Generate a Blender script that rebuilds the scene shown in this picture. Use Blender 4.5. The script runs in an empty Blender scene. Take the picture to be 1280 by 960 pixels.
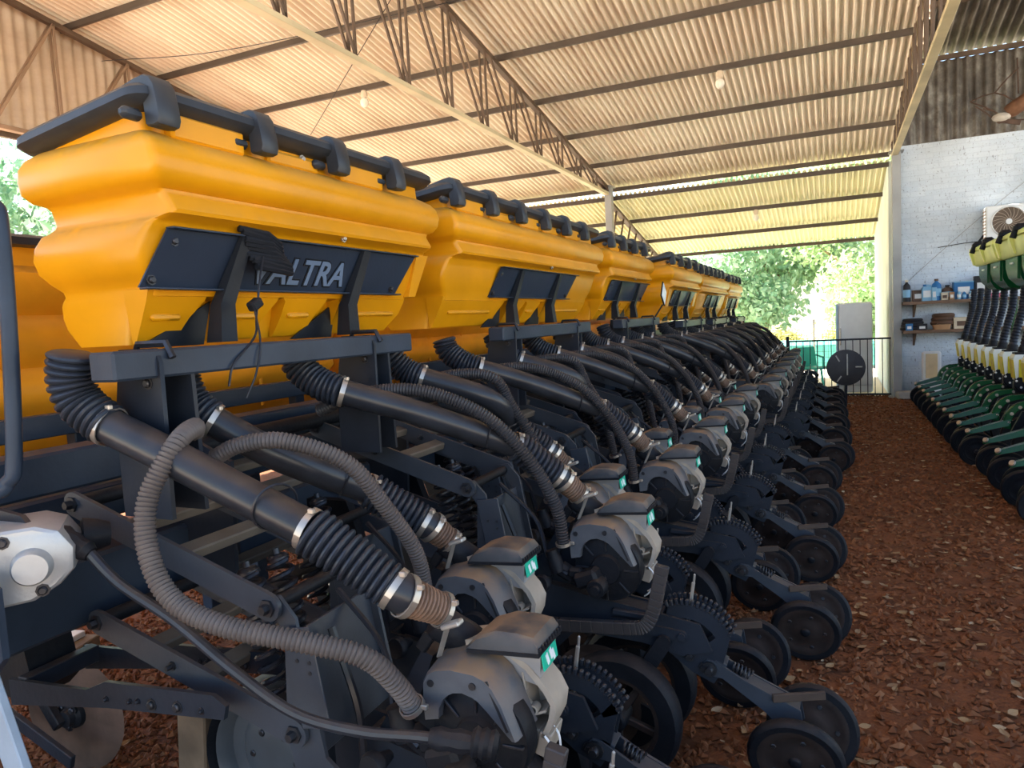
import bpy, math, random
import numpy as np
from mathutils import Vector, Matrix, Quaternion
random.seed(7)
rng = np.random.default_rng(11)
PI = math.pi
COL = bpy.context.scene.collection
V = Vector

# ------------------------------------------------------------------ mesh builder
class MB:
    def __init__(s): s.v = []; s.f = []
    def add(s, vs, fs):
        n = len(s.v); s.v.extend([tuple(p) for p in vs]); s.f.extend([tuple(i + n for i in q) for q in fs]); return s
    def box(s, c, d, rot=None, bev=0.0):
        """chamfered box; c centre, d full size, rot a Matrix"""
        hx, hy, hz = d[0] / 2, d[1] / 2, d[2] / 2
        b = min(bev, hx * .9, hy * .9, hz * .9)
        R = rot or Matrix.Identity(3); c = V(c); vs = []; fs = []
        if b <= 0:
            for sx in (-1, 1):
                for sy in (-1, 1):
                    for sz in (-1, 1): vs.append(c + R @ V((sx * hx, sy * hy, sz * hz)))
            fs = [(0, 1, 3, 2), (4, 6, 7, 5), (0, 4, 5, 1), (2, 3, 7, 6), (0, 2, 6, 4), (1, 5, 7, 3)]
            return s.add(vs, fs)
        idx = {}
        for sx in (-1, 1):
            for sy in (-1, 1):
                for sz in (-1, 1):
                    for a in range(3):
                        p = [sx * (hx - b), sy * (hy - b), sz * (hz - b)]
                        p[a] = (sx * hx, sy * hy, sz * hz)[a]
                        idx[(sx, sy, sz, a)] = len(vs); vs.append(c + R @ V(p))
        q = lambda *k: tuple(idx[i] for i in k)
        for t in (-1, 1):
            fs.append(q((t, -1, -1, 0), (t, 1, -1, 0), (t, 1, 1, 0), (t, -1, 1, 0)))
            fs.append(q((-1, t, -1, 1), (1, t, -1, 1), (1, t, 1, 1), (-1, t, 1, 1)))
            fs.append(q((-1, -1, t, 2), (1, -1, t, 2), (1, 1, t, 2), (-1, 1, t, 2)))
        for u in (-1, 1):
            for w in (-1, 1):
                fs.append(q((u, w, -1, 0), (u, w, 1, 0), (u, w, 1, 1), (u, w, -1, 1)))
                fs.append(q((u, -1, w, 0), (u, 1, w, 0), (u, 1, w, 2), (u, -1, w, 2)))
                fs.append(q((-1, u, w, 1), (1, u, w, 1), (1, u, w, 2), (-1, u, w, 2)))
                for t in (-1, 1): fs.append(q((u, w, t, 0), (u, w, t, 1), (u, w, t, 2)))
        return s.add(vs, fs)
    def bar(s, a, b, w, h, bev=0.003, up=(0, 0, 1)):
        """box from a to b, w across, h along up"""
        a, b = V(a), V(b); d = b - a; L = d.length; x = d / L; u = V(up)
        y = u.cross(x)
        if y.length < 1e-4: y = V((0, 1, 0)).cross(x)
        y.normalize(); z = x.cross(y)
        return s.box((a + b) / 2, (L, w, h), Matrix((x, y, z)).transposed(), bev)
    def rings(s, R, cap=True, closed=True):
        n = len(R[0]); vs = [p for r in R for p in r]; fs = []
        for i in range(len(R) - 1):
            for j in range(n if closed else n - 1):
                k = (j + 1) % n; fs.append((i * n + j, i * n + k, (i + 1) * n + k, (i + 1) * n + j))
        if cap:
            fs.append(tuple(range(n))[::-1]); m = (len(R) - 1) * n; fs.append(tuple(range(m, m + n)))
        return s.add(vs, fs)
    def tube(s, pts, r, seg=10, cap=True, sq=1.0):
        pts = [V(p) for p in pts]; n = len(pts); R = []
        t0 = (pts[1] - pts[0]).normalized(); ref = V((0, 0, 1)) if abs(t0.z) < .9 else V((1, 0, 0))
        nrm = t0.cross(ref).normalized(); t = t0
        for i in range(n):
            t1 = (pts[min(i + 1, n - 1)] - pts[max(i - 1, 0)]).normalized()
            q = t.rotation_difference(t1); nrm = q @ nrm; t = t1
            nrm = (nrm - t * nrm.dot(t)).normalized(); b = t.cross(nrm)
            ri = r[i] if hasattr(r, '__len__') else (r(i / (n - 1)) if callable(r) else r)
            R.append([pts[i] + (nrm * math.cos(2 * PI * k / seg) + b * math.sin(2 * PI * k / seg) * sq) * ri for k in range(seg)])
        return s.rings(R, cap)
    def ribbed(s, pts, r, pitch, amp, seg=12, r2=None, per=4):
        """corrugated hose along a path"""
        P = spline(pts); L = sum((P[i + 1] - P[i]).length for i in range(len(P) - 1))
        n = max(4, int(L / pitch)); Q = resample(P, n * per); rr = []
        sh = {4: (0, .8, 1, .8), 3: (0, 1, .7), 2: (0, 1)}[per]
        for i in range(len(Q)):
            base = r if r2 is None else r + (r2 - r) * i / (len(Q) - 1)
            rr.append(base - amp + amp * sh[i % per])
        return s.tube(Q, rr, seg)
    def lathe(s, prof, o, ax, seg=24):
        """prof: list of (radius, height along axis)"""
        o = V(o); ax = V(ax).normalized(); ref = V((0, 0, 1)) if abs(ax.z) < .9 else V((1, 0, 0))
        u = ax.cross(ref).normalized(); w = ax.cross(u); R = []
        for r, h in prof: R.append([o + ax * h + (u * math.cos(2 * PI * k / seg) + w * math.sin(2 * PI * k / seg)) * max(r, 1e-4) for k in range(seg)])
        return s.rings(R, True)
    def ringlathe(s, prof, o, ax, seg=28):
        """closed profile loop (torus-like)"""
        return s.lathe2(prof, o, ax, seg)
    def lathe2(s, prof, o, ax, seg=28):
        o = V(o); ax = V(ax).normalized(); ref = V((0, 0, 1)) if abs(ax.z) < .9 else V((1, 0, 0))
        u = ax.cross(ref).normalized(); w = ax.cross(u); R = []
        for k in range(seg + 1):
            a = 2 * PI * (k % seg) / seg; R.append([o + ax * h + (u * math.cos(a) + w * math.sin(a)) * r for r, h in prof])
        return s.rings(R, False)
    def prism(s, poly, y0, y1, plane='xz', holes=None):
        def mk(p, t):
            if plane == 'xz': return (p[0], t, p[1])
            if plane == 'yz': return (t, p[0], p[1])
            return (p[0], p[1], t)
        n = len(poly); vs = [mk(p, y0) for p in poly] + [mk(p, y1) for p in poly]
        fs = [tuple(range(n))[::-1], tuple(range(n, 2 * n))] + [(i, (i + 1) % n, n + (i + 1) % n, n + i) for i in range(n)]
        return s.add(vs, fs)
    def arch(s, outer, inner, y0, y1, plane='xz', k1=1.0, c1=None):
        """band between two open polylines of equal length, extruded y0..y1 (end ring scaled k1 about c1)"""
        c = c1 or (0, 0); g = lambda p: (c[0] + (p[0] - c[0]) * k1, c[1] + (p[1] - c[1]) * k1)
        R = []
        for o, i in zip(outer, inner):
            o2, i2 = g(o), g(i)
            if plane == 'xz': R.append([(o[0], y0, o[1]), (o2[0], y1, o2[1]), (i2[0], y1, i2[1]), (i[0], y0, i[1])])
            else: R.append([(y0, o[0], o[1]), (y1, o2[0], o2[1]), (y1, i2[0], i2[1]), (y0, i[0], i[1])])
        return s.rings(R, True)
    def slot(s, a, b, w, y0, y1, seg=7):
        """flat bar with round ends in the xz plane"""
        a, b = V((a[0], a[1])), V((b[0], b[1])); d = (b - a).normalized(); n = V((-d.y, d.x)); P = []
        for k in range(seg + 1):
            t = -PI / 2 + PI * k / seg; P.append(b + d * math.cos(t) * w + n * math.sin(t) * w)
        for k in range(seg + 1):
            t = PI / 2 + PI * k / seg; P.append(a + d * math.cos(t) * w + n * math.sin(t) * w)
        return s.prism([(p.x, p.y) for p in P], y0, y1)
    def ball(s, c, r, seg=12, sc=(1, 1, 1)):
        n = seg // 2; c = V(c); R = []
        for i in range(n + 1):
            t = PI * i / n; R.append([c + V((max(math.sin(t), 1e-3) * math.cos(2 * PI * k / seg) * r * sc[0], max(math.sin(t), 1e-3) * math.sin(2 * PI * k / seg) * r * sc[1], math.cos(t) * r * sc[2])) for k in range(seg)])
        return s.rings(R, True)
    def coil(s, a, b, R, r, turns, seg=6, n=14):
        a, b = V(a), V(b); ax = (b - a).normalized(); u = ax.cross(V((0, 1, 0))).normalized(); w = ax.cross(u); P = []
        for i in range(int(turns * n) + 1):
            t = i / (turns * n); an = 2 * PI * i / n; P.append(a + (b - a) * t + (u * math.cos(an) + w * math.sin(an)) * R)
        return s.tube(P, r, seg)
    def xf(s, M):
        s.v = [tuple(M @ V(p)) for p in s.v]; return s
    def mesh(s, name, mat, sharp=35, flat=False):
        me = bpy.data.meshes.new(name); me.from_pydata(s.v, [], s.f); me.validate()
        import bmesh
        bm = bmesh.new(); bm.from_mesh(me); bmesh.ops.recalc_face_normals(bm, faces=bm.faces); bm.to_mesh(me); bm.free()
        if not flat:
            me.polygons.foreach_set('use_smooth', [True] * len(me.polygons)); me.set_sharp_from_angle(angle=math.radians(sharp))
        me.materials.append(mat); me.update(); return me

def islands(mb):
    n = len(mb.v); p = list(range(n))
    def f(i):
        while p[i] != i: p[i] = p[p[i]]; i = p[i]
        return i
    for q in mb.f:
        a = f(q[0])
        for k in q[1:]: p[f(k)] = a
    g = {}
    for q in mb.f: g.setdefault(f(q[0]), []).append(q)
    out = []
    for fs in g.values():
        ids = sorted({i for q in fs for i in q}); mp = {i: k for k, i in enumerate(ids)}; m = MB(); m.v = [mb.v[i] for i in ids]; m.f = [tuple(mp[i] for i in q) for q in fs]; out.append(m)
    return out
def spline(pts, n=8):
    P = [V(p) for p in pts]
    if len(P) < 3: return [P[0].lerp(P[1], i / n) for i in range(n + 1)]
    P = [P[0] * 2 - P[1]] + P + [P[-1] * 2 - P[-2]]; out = []
    for i in range(1, len(P) - 2):
        a, b, c, d = P[i - 1:i + 3]
        for k in range(n):
            t = k / n
            out.append(.5 * ((2 * b) + (c - a) * t + (2 * a - 5 * b + 4 * c - d) * t * t + (3 * b - a - 3 * c + d) * t ** 3))
    out.append(P[-2]); return out
def resample(P, n):
    L = [0]
    for i in range(len(P) - 1): L.append(L[-1] + (P[i + 1] - P[i]).length)
    out = []; j = 0
    for k in range(n + 1):
        d = L[-1] * k / n
        while j < len(P) - 2 and L[j + 1] < d: j += 1
        t = (d - L[j]) / max(L[j + 1] - L[j], 1e-9); out.append(P[j].lerp(P[j + 1], min(max(t, 0), 1)))
    return out

# ------------------------------------------------------------------ materials
def mat(name, col, rough=.5, metal=0.0, var=.15, vscale=6, bump=0.0, bscale=40, dust=None, dustamt=.0, spec=.3, col2=None, mix=.5, coat=0):
    m = bpy.data.materials.new(name); m.use_nodes = True; nt = m.node_tree; N = nt.nodes; Lk = nt.links
    b = N['Principled BSDF']; b.inputs['Roughness'].default_value = rough; b.inputs['Metallic'].default_value = metal
    b.inputs['Specular IOR Level'].default_value = spec
    if coat: b.inputs['Coat Weight'].default_value = coat
    tc = N.new('ShaderNodeTexCoord'); nz = N.new('ShaderNodeTexNoise'); nz.inputs['Scale'].default_value = vscale; nz.inputs['Detail'].default_value = 5
    Lk.new(tc.outputs['Object'], nz.inputs['Vector'])
    cr = N.new('ShaderNodeValToRGB'); c = col; d = col2 or tuple(x * (1 - var) for x in col)
    u = col if col2 else tuple(min(1, x * (1 + var)) for x in col)
    cr.color_ramp.elements[0].position = mix - .2; cr.color_ramp.elements[1].position = mix + .2
    cr.color_ramp.elements[0].color = (*d, 1); cr.color_ramp.elements[1].color = (*u, 1)
    Lk.new(nz.outputs['Fac'], cr.inputs['Fac']); out = cr.outputs['Color']
    if dust:
        ge = N.new('ShaderNodeNewGeometry'); sp = N.new('ShaderNodeSeparateXYZ'); Lk.new(ge.outputs['Normal'], sp.inputs[0])
        mr = N.new('ShaderNodeMapRange'); mr.inputs['From Min'].default_value = .2; mr.inputs['From Max'].default_value = .9; mr.inputs['To Max'].default_value = dustamt
        Lk.new(sp.outputs['Z'], mr.inputs['Value'])
        n2 = N.new('ShaderNodeTexNoise'); n2.inputs['Scale'].default_value = 14; n2.inputs['Detail'].default_value = 4; Lk.new(tc.outputs['Object'], n2.inputs['Vector'])
        mm = N.new('ShaderNodeMath'); mm.operation = 'MULTIPLY'; Lk.new(mr.outputs['Result'], mm.inputs[0])
        m2 = N.new('ShaderNodeMapRange'); m2.inputs['From Min'].default_value = .25; m2.inputs['From Max'].default_value = .52; Lk.new(n2.outputs['Fac'], m2.inputs['Value'])
        Lk.new(m2.outputs['Result'], mm.inputs[1])
        mx = N.new('ShaderNodeMix'); mx.data_type = 'RGBA'; Lk.new(mm.outputs[0], mx.inputs['Factor']); Lk.new(out, mx.inputs['A']); mx.inputs['B'].default_value = (*dust, 1)
        out = mx.outputs['Result']
        ra = N.new('ShaderNodeMapRange'); ra.inputs['To Min'].default_value = rough; ra.inputs['To Max'].default_value = .85; Lk.new(mm.outputs[0], ra.inputs['Value']); Lk.new(ra.outputs['Result'], b.inputs['Roughness'])
    Lk.new(out, b.inputs['Base Color'])
    if bump:
        n3 = N.new('ShaderNodeTexNoise'); n3.inputs['Scale'].default_value = bscale; n3.inputs['Detail'].default_value = 6; Lk.new(tc.outputs['Object'], n3.inputs['Vector'])
        bp = N.new('ShaderNodeBump'); bp.inputs['Strength'].default_value = bump; bp.inputs['Distance'].default_value = .02; Lk.new(n3.outputs['Fac'], bp.inputs['Height']); Lk.new(bp.outputs['Normal'], b.inputs['Normal'])
    return m
DUST = (.12, .075, .045)
STEEL = mat('anthracite_paint', (.021, .025, .033), .34, 0, .25, 5, .05, 60, DUST, .35, spec=.16)
STEELB = mat('blue_black_beam_paint', (.03, .042, .062), .33, 0, .25, 4, .04, 60, DUST, .2, spec=.16)
ARMS = mat('grey_arm_paint', (.040, .047, .058), .36, 0, .2, 5, .05, 60, DUST, .3, spec=.35)
BRKT = mat('charcoal_bracket', (.014, .016, .02), .4, 0, .2, 5, .05, 60, spec=.16)
DARK = mat('black_cast_parts', (.010, .011, .014), .5, 0, .3, 8, .1, 60, DUST, .22, spec=.16)
PIPE = mat('black_smooth_pipe', (.019, .021, .026), .30, 0, .3, 9, .02, 40, DUST, .3, spec=0.35)
RUB = mat('black_rubber_bellows', (.02, .025, .035), .38, 0, .25, 10, 0, 40, DUST, .12, spec=0.28)
HOSE2 = mat('black_ribbed_hose', (.034, .034, .038), .38, 0, .2, 10, 0, 40, DUST, .3, spec=0.28)
HOSE = mat('grey_brown_ribbed_hose', (.10, .085, .078), .5, 0, .2, 10, 0, 40, DUST, .25)
BOOT = mat('brown_dusty_bellows', (.17, .105, .07), .5, 0, .3, 20)
TYRE = mat('tyre_rubber', (.009, .010, .013), .55, 0, .2, 14, .1, 80, DUST, .15, spec=.16)
RIM = mat('dark_wheel_rim', (.03, .021, .018), .55, 0, .3, 10, .05, 60, DUST, .2, spec=.16)
CLAMP = mat('zinc_clamp', (.46, .41, .35), .42, .8, .15, 20)
BOLT = mat('dark_bolt', (.05, .05, .055), .4, .7, .2, 30)
SPR = mat('spring_black', (.02, .02, .024), .3, 0, .2, 20, spec=0.28)
COVER = mat('grey_meter_plastic', (.085, .09, .10), .38, 0, .15, 14, .03, 90, (.22, .135, .075), .95, spec=0.35)
BEIGE = mat('beige_meter_plastic', (.34, .285, .225), .5, 0, .15, 14, .03, 60, (.30, .2, .12), .5)
LIDG = mat('dusty_lid_plastic', (.05, .052, .056), .5, 0, .15, 14, .03, 60, (.22, .14, .08), .95, spec=0.35)
GREENL = mat('green_sticker', (.01, .42, .26), .4, 0, .08)
WHITE = mat('white_paint', (.8, .8, .78), .5, 0, .06)
LEVER = mat('dull_steel_lever', (.36, .34, .31), .4, .6, .15, 20)
YEL = mat('yellow_tank_plastic', (.68, .285, .004), .33, 0, .14, 2.2, .03, 9, (.42, .27, .10), .45)
ORG = mat('orange_tank_plastic', (.80, .33, .015), .4, 0, .22, 2.5, .03, 9, (.42, .2, .06), .35)
LIDB = mat('black_lid_plastic', (.03, .034, .04), .4, 0, .2, 10, .02, 60, (.2, .17, .13), .25, spec=0.35)
PLATE = mat('slate_name_plate', (.022, .032, .052), .36, 0, .2, 3, .03, 50, spec=0.35)
LETT = mat('letter_fill', (.13, .18, .26), .45, 0, .1)
LETE = mat('letter_edge', (.008, .010, .014), .5, 0, .1)
ALU = mat('cast_aluminium', (.42, .42, .41), .45, .5, .1, 9, .06, 70)
RUST = mat('rusty_steel', (.10, .06, .042), .7, .2, .4, 7, .1, 50)
WOOD = mat('weathered_wood', (.15, .10, .06), .8, 0, .35, 6, .15, 40)
GREEN = mat('dark_green_paint', (.004, .070, .020), .25, 0, .15, 5, 0, 40, spec=.2)
GYEL = mat('yellow_green_lid', (.74, .76, .22), .4, 0, .1, 6)
WHY = mat('white_yellow_box', (.78, .80, .72), .45, 0, .08)
YBOX = mat('yellow_box_inner', (.66, .56, .03), .4, 0, .1)
BROWNROD = mat('brown_scraper', (.055, .036, .026), .7, 0, .25, 12)
# building
def mat_tin(name, c1, c2, c3, rough=.55, scale=1.2):
    m = bpy.data.materials.new(name); m.use_nodes = True; nt = m.node_tree; N = nt.nodes; Lk = nt.links; b = N['Principled BSDF']
    b.inputs['Roughness'].default_value = rough; b.inputs['Metallic'].default_value = .1
    tc = N.new('ShaderNodeTexCoord'); mp = N.new('ShaderNodeMapping'); mp.inputs['Scale'].default_value = (1.6, .35, 1); Lk.new(tc.outputs['Object'], mp.inputs[0])
    nz = N.new('ShaderNodeTexNoise'); nz.inputs['Scale'].default_value = scale; nz.inputs['Detail'].default_value = 6; nz.inputs['Roughness'].default_value = .65; Lk.new(mp.outputs[0], nz.inputs['Vector'])
    cr = N.new('ShaderNodeValToRGB'); e = cr.color_ramp.elements; e[0].position = .3; e[0].color = (*c1, 1); e[1].position = .7; e[1].color = (*c3, 1)
    k = e.new(.5); k.color = (*c2, 1); Lk.new(nz.outputs['Fac'], cr.inputs[0]); Lk.new(cr.outputs[0], b.inputs['Base Color']); return m
TIN = mat_tin('dusty_roof_tin', (.66, .54, .42), (.78, .69, .56), (.84, .78, .66))
TIN2 = mat_tin('veranda_tin_yellow_bounce', (.66, .60, .36), (.76, .70, .42), (.80, .74, .50))  # yellow bounce off the dry grass is mixed into this tin colour
TIND = mat_tin('dark_wall_shaded_roof_tin', (.06, .05, .04), (.13, .11, .09), (.30, .28, .24), .6, 3)
TINB = mat_tin('side_wall_tin', (.42, .31, .22), (.52, .40, .29), (.62, .50, .38), .6, 2)
TRUSS = mat('brown_truss_steel', (.115, .078, .055), .6, .2, .25, 3, 0)
TRUSS_LIT = mat('lit_truss_steel', (.26, .17, .11), .6, .1, .2, 3)  # brown truss steel again, its lit tone put into the colour
TRUSSP = mat('pale_chord_steel', (.55, .47, .30), .55, .1, .2, 2, 0)
PURL = mat('purlin_steel', (.085, .066, .053), .55, .2, .2, 2, 0)
COLM = mat('grey_column_paint', (.33, .33, .32), .5, .1, .15, 2, .03, 20)
def mat_brick():
    m = bpy.data.materials.new('whitewashed_brick_sky_tint'); m.use_nodes = True; nt = m.node_tree; N = nt.nodes; Lk = nt.links; b = N['Principled BSDF']; b.inputs['Roughness'].default_value = .85
    tc = N.new('ShaderNodeTexCoord'); mp = N.new('ShaderNodeMapping'); mp.inputs['Rotation'].default_value = (PI / 2, 0, 0); Lk.new(tc.outputs['Object'], mp.inputs[0])
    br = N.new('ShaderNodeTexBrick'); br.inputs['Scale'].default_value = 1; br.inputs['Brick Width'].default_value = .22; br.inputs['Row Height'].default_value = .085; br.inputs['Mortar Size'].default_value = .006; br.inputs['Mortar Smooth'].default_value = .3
    br.inputs['Color1'].default_value = (.64, .72, .80, 1); br.inputs['Color2'].default_value = (.71, .78, .85, 1); br.inputs['Mortar'].default_value = (.62, .69, .765, 1); Lk.new(mp.outputs[0], br.inputs['Vector'])  # whitewash with the sky-blue cast of the light put into its colours
    nz = N.new('ShaderNodeTexNoise'); nz.inputs['Scale'].default_value = 30; nz.inputs['Detail'].default_value = 6; nz.inputs['Roughness'].default_value = .75; Lk.new(tc.outputs['Object'], nz.inputs['Vector'])
    cr = N.new('ShaderNodeValToRGB'); e = cr.color_ramp.elements; e[0].position = .34; e[0].color = (.36, .34, .33, 1); e[1].position = .41; e[1].color = (1, 1, 1, 1); Lk.new(nz.outputs['Fac'], cr.inputs[0])
    md = N.new('ShaderNodeMapping'); md.inputs['Scale'].default_value = (42, 1, 13); Lk.new(tc.outputs['Object'], md.inputs[0])
    nd = N.new('ShaderNodeTexNoise'); nd.inputs['Scale'].default_value = 1.0; nd.inputs['Detail'].default_value = 3; Lk.new(md.outputs[0], nd.inputs['Vector'])
    cd_ = N.new('ShaderNodeValToRGB'); e = cd_.color_ramp.elements; e[0].position = .28; e[0].color = (.5, .49, .48, 1); e[1].position = .35; e[1].color = (1, 1, 1, 1); Lk.new(nd.outputs['Fac'], cd_.inputs[0])
    n2 = N.new('ShaderNodeTexNoise'); n2.inputs['Scale'].default_value = .8; n2.inputs['Detail'].default_value = 4; Lk.new(tc.outputs['Object'], n2.inputs['Vector'])
    c2 = N.new('ShaderNodeValToRGB'); e = c2.color_ramp.elements; e[0].position = .35; e[0].color = (.78, .76, .73, 1); e[1].position = .65; e[1].color = (1, 1, 1, 1); Lk.new(n2.outputs['Fac'], c2.inputs[0])
    # darker towards the floor
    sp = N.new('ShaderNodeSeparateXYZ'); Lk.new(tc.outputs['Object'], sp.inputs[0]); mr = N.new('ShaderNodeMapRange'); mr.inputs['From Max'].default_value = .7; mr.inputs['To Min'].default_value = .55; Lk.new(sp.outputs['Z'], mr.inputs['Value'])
    x1 = N.new('ShaderNodeMix'); x1.data_type = 'RGBA'; x1.blend_type = 'MULTIPLY'; x1.inputs['Factor'].default_value = 1; Lk.new(br.outputs['Color'], x1.inputs['A']); Lk.new(cr.outputs[0], x1.inputs['B'])
    x2 = N.new('ShaderNodeMix'); x2.data_type = 'RGBA'; x2.blend_type = 'MULTIPLY'; x2.inputs['Factor'].default_value = 1; Lk.new(x1.outputs['Result'], x2.inputs['A']); Lk.new(c2.outputs[0], x2.inputs['B'])
    x4 = N.new('ShaderNodeMix'); x4.data_type = 'RGBA'; x4.blend_type = 'MULTIPLY'; x4.inputs['Factor'].default_value = 1; Lk.new(x2.outputs['Result'], x4.inputs['A']); Lk.new(cd_.outputs[0], x4.inputs['B'])
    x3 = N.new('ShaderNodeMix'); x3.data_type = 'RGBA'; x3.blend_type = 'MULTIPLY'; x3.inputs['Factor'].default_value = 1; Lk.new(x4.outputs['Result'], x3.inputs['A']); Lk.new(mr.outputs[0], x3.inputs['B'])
    Lk.new(x3.outputs['Result'], b.inputs['Base Color'])
    bp = N.new('ShaderNodeBump'); bp.inputs['Strength'].default_value = .5; bp.inputs['Distance'].default_value = .02; Lk.new(br.outputs['Fac'], bp.inputs['Height']); bp.invert = True
    nb = N.new('ShaderNodeTexNoise'); nb.inputs['Scale'].default_value = 16; nb.inputs['Detail'].default_value = 5; Lk.new(tc.outputs['Object'], nb.inputs['Vector'])
    b2 = N.new('ShaderNodeBump'); b2.inputs['Strength'].default_value = .5; b2.inputs['Distance'].default_value = .03; Lk.new(nb.outputs['Fac'], b2.inputs['Height']); Lk.new(bp.outputs[0], b2.inputs['Normal']); Lk.new(b2.outputs[0], b.inputs['Normal']); return m
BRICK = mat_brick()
def mat_island(name, cols, rough=.8, trans=0):
    m = bpy.data.materials.new(name); m.use_nodes = True; nt = m.node_tree; N = nt.nodes; Lk = nt.links; b = N['Principled BSDF']; b.inputs['Roughness'].default_value = rough; b.inputs['Specular IOR Level'].default_value = .15
    ge = N.new('ShaderNodeNewGeometry'); cr = N.new('ShaderNodeValToRGB'); e = cr.color_ramp.elements
    e[0].color = (*cols[0], 1); e[1].color = (*cols[-1], 1)
    for i, c in enumerate(cols[1:-1]): k = e.new((i + 1) / (len(cols) - 1)); k.color = (*c, 1)
    Lk.new(ge.outputs['Random Per Island'], cr.inputs[0]); Lk.new(cr.outputs[0], b.inputs['Base Color'])
    if trans:
        tr = N.new('ShaderNodeBsdfTranslucent'); Lk.new(cr.outputs[0], tr.inputs[0]); ms = N.new('ShaderNodeMixShader'); ms.inputs[0].default_value = trans
        Lk.new(b.outputs[0], ms.inputs[1]); Lk.new(tr.outputs[0], ms.inputs[2]); Lk.new(ms.outputs[0], N['Material Output'].inputs[0])
    return m
STONE = mat_island('red_gravel_chips', [(.10, .033, .012), (.165, .056, .020), (.215, .080, .030), (.135, .046, .017), (.25, .11, .048)], .75)
LEAFD = mat_island('dry_leaf', [(.22, .13, .06), (.32, .20, .10), (.18, .10, .05), (.38, .29, .18)], .7)
LEAFG = mat_island('tree_leaf', [(.28, .44, .18), (.42, .56, .28), (.56, .66, .40), (.68, .74, .54)], .5, .35)
LEAFB = mat_island('tree_leaf_bluish', [(.26, .44, .30), (.40, .56, .36), (.54, .66, .48)], .5, .35)
FLOOR = mat('red_dirt', (.15, .056, .022), .9, 0, .35, 5, .6, 45, None, 0, .2)
YARD = mat('pale_yard_dirt', (.70, .60, .47), .9, 0, .12, .4, .1, 8, None, 0, .2)
GRASS = mat('dry_grass', (.62, .56, .26), .9, 0, .25, .6, .2, 12, None, 0, .2)

# ------------------------------------------------------------------ objects
def part(name, mb, m, parent, label=None, kind=None, sharp=35, flat=False):
    me = mb if isinstance(mb, bpy.types.Mesh) else mb.mesh(name, m, sharp, flat)
    o = bpy.data.objects.new(name, me); COL.objects.link(o); o.parent = parent
    if label: o['label'] = label
    if kind: o['kind'] = kind
    return o
def thing(name, label, cat, loc=(0, 0, 0), rotz=0, group=None, kind=None):
    o = bpy.data.objects.new(name, None); o.empty_display_size = .1; COL.objects.link(o); o.location = loc; o.rotation_euler = (0, 0, rotz)
    if label: o['label'] = label
    if cat: o['category'] = cat
    if group: o['group'] = group
    if kind: o['kind'] = kind
    return o
def parts(name, mb, m, parent, label=None):
    ms = mb if isinstance(mb, list) else [i.mesh(name, m) for i in islands(mb)]
    return [part(name, me, None, parent, label) for me in ms]
def solo(name, mb, m, label, cat, group=None, kind=None, loc=(0, 0, 0), sharp=35, flat=False):
    o = part(name, mb, m, None, label, kind, sharp, flat); o.location = loc
    if cat: o['category'] = cat
    if group: o['group'] = group
    return o
def struct(name, mb, m, label=None, sharp=35, flat=False):
    return part(name, mb, m, None, label, 'structure', sharp, flat)
def copy_tree(o, parent=None):
    c = o.copy(); COL.objects.link(c); c.parent = parent
    for ch in list(o.children): copy_tree(ch, c)
    return c
ORD = ['first', 'second', 'third', 'fourth', 'fifth', 'sixth', 'seventh', 'eighth', 'ninth', 'tenth', 'eleventh', 'twelfth', 'thirteenth', 'fourteenth', 'fifteenth', 'sixteenth']

# ================================================================== BUILDING
RS, RZ, RY = .175, 4.235, 13.6           # main roof: slope, height at y = RY
def roof_z(y): return RZ - RS * (y - RY)
def corrug(x0, x1, ya, za, yb, zb, pitch=.14, amp=.017, th=.0, rows=1):
    """corrugated sheet, waves across x, running from (ya,za) to (yb,zb)"""
    mb = MB(); R = []; n = int((x1 - x0) / pitch); xs = []
    for i in range(n):
        for f, h in ((0, -1), (.10, -.85), (.22, .1), (.33, .9), (.42, 1), (.58, 1), (.67, .9), (.78, .1), (.90, -.85)): xs.append((x0 + (i + f) * pitch, h))
    for r in range(rows + 1):
        t = r / rows; R.append([(x, ya + (yb - ya) * t, za + (zb - za) * t + amp * h) for x, h in xs])
    return mb.rings(R, False, False)
def corrug_v(axis, fixed, a0, a1, z0, z1, pitch=.14, amp=.016):
    n = int(abs(a1 - a0) / pitch * 6); R = []
    for z in (z0, z1):
        row = []
        for i in range(n + 1):
            a = a0 + (a1 - a0) * i / n; d = fixed + amp * math.sin(2 * PI * i / 6); zz = z(a) if callable(z) else z
            row.append((d, a, zz) if axis == 'x' else (a, d, zz))
        R.append(row)
    return MB().rings(R, False, False)
XL, XR = -8.6, .93
struct('ceiling', corrug(XL - .4, XR + .16, -1.0, roof_z(-1), 14.28, roof_z(14.28), .092, .026, 0, 10), TIN, 'corrugated roof sheet over the machines', 60)
struct('ceiling_veranda', corrug(XL - .4, XR + .1, 13.80, 3.984, 18.15, 3.12, .092, .026, 0, 4), TIN2, 'corrugated roof sheet of the lower veranda', 60)
# purlins (each one a C channel across the bay)
def purlin(y, z, x0, x1, m=PURL, h=.072, w=.032):
    mb = MB(); mb.box(((x0 + x1) / 2, y, z), (x1 - x0, .012, h), None, .002); mb.box(((x0 + x1) / 2, y + w / 2, z - h / 2), (x1 - x0, w, .01), None, .002); mb.box(((x0 + x1) / 2, y + w / 2, z + h / 2 - .005), (x1 - x0, w, .01), None, .002)
    return mb
py = 13.9
k = 0
while py > -.8:
    struct('beam_purlin_%d' % (k + 1), purlin(py, roof_z(py) - .07, XL - .3, XR), PURL, 'steel purlin under the main roof'); py -= 1.305; k += 1
for i, y in enumerate((13.75, 15.2, 16.7, 18.05)):
    struct('beam_veranda_%d' % (i + 1), purlin(y, 4.02 - .199 * (y - 13.62) - .075, XL - .3, XR - .02), PURL, 'steel purlin under the veranda roof')
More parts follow.
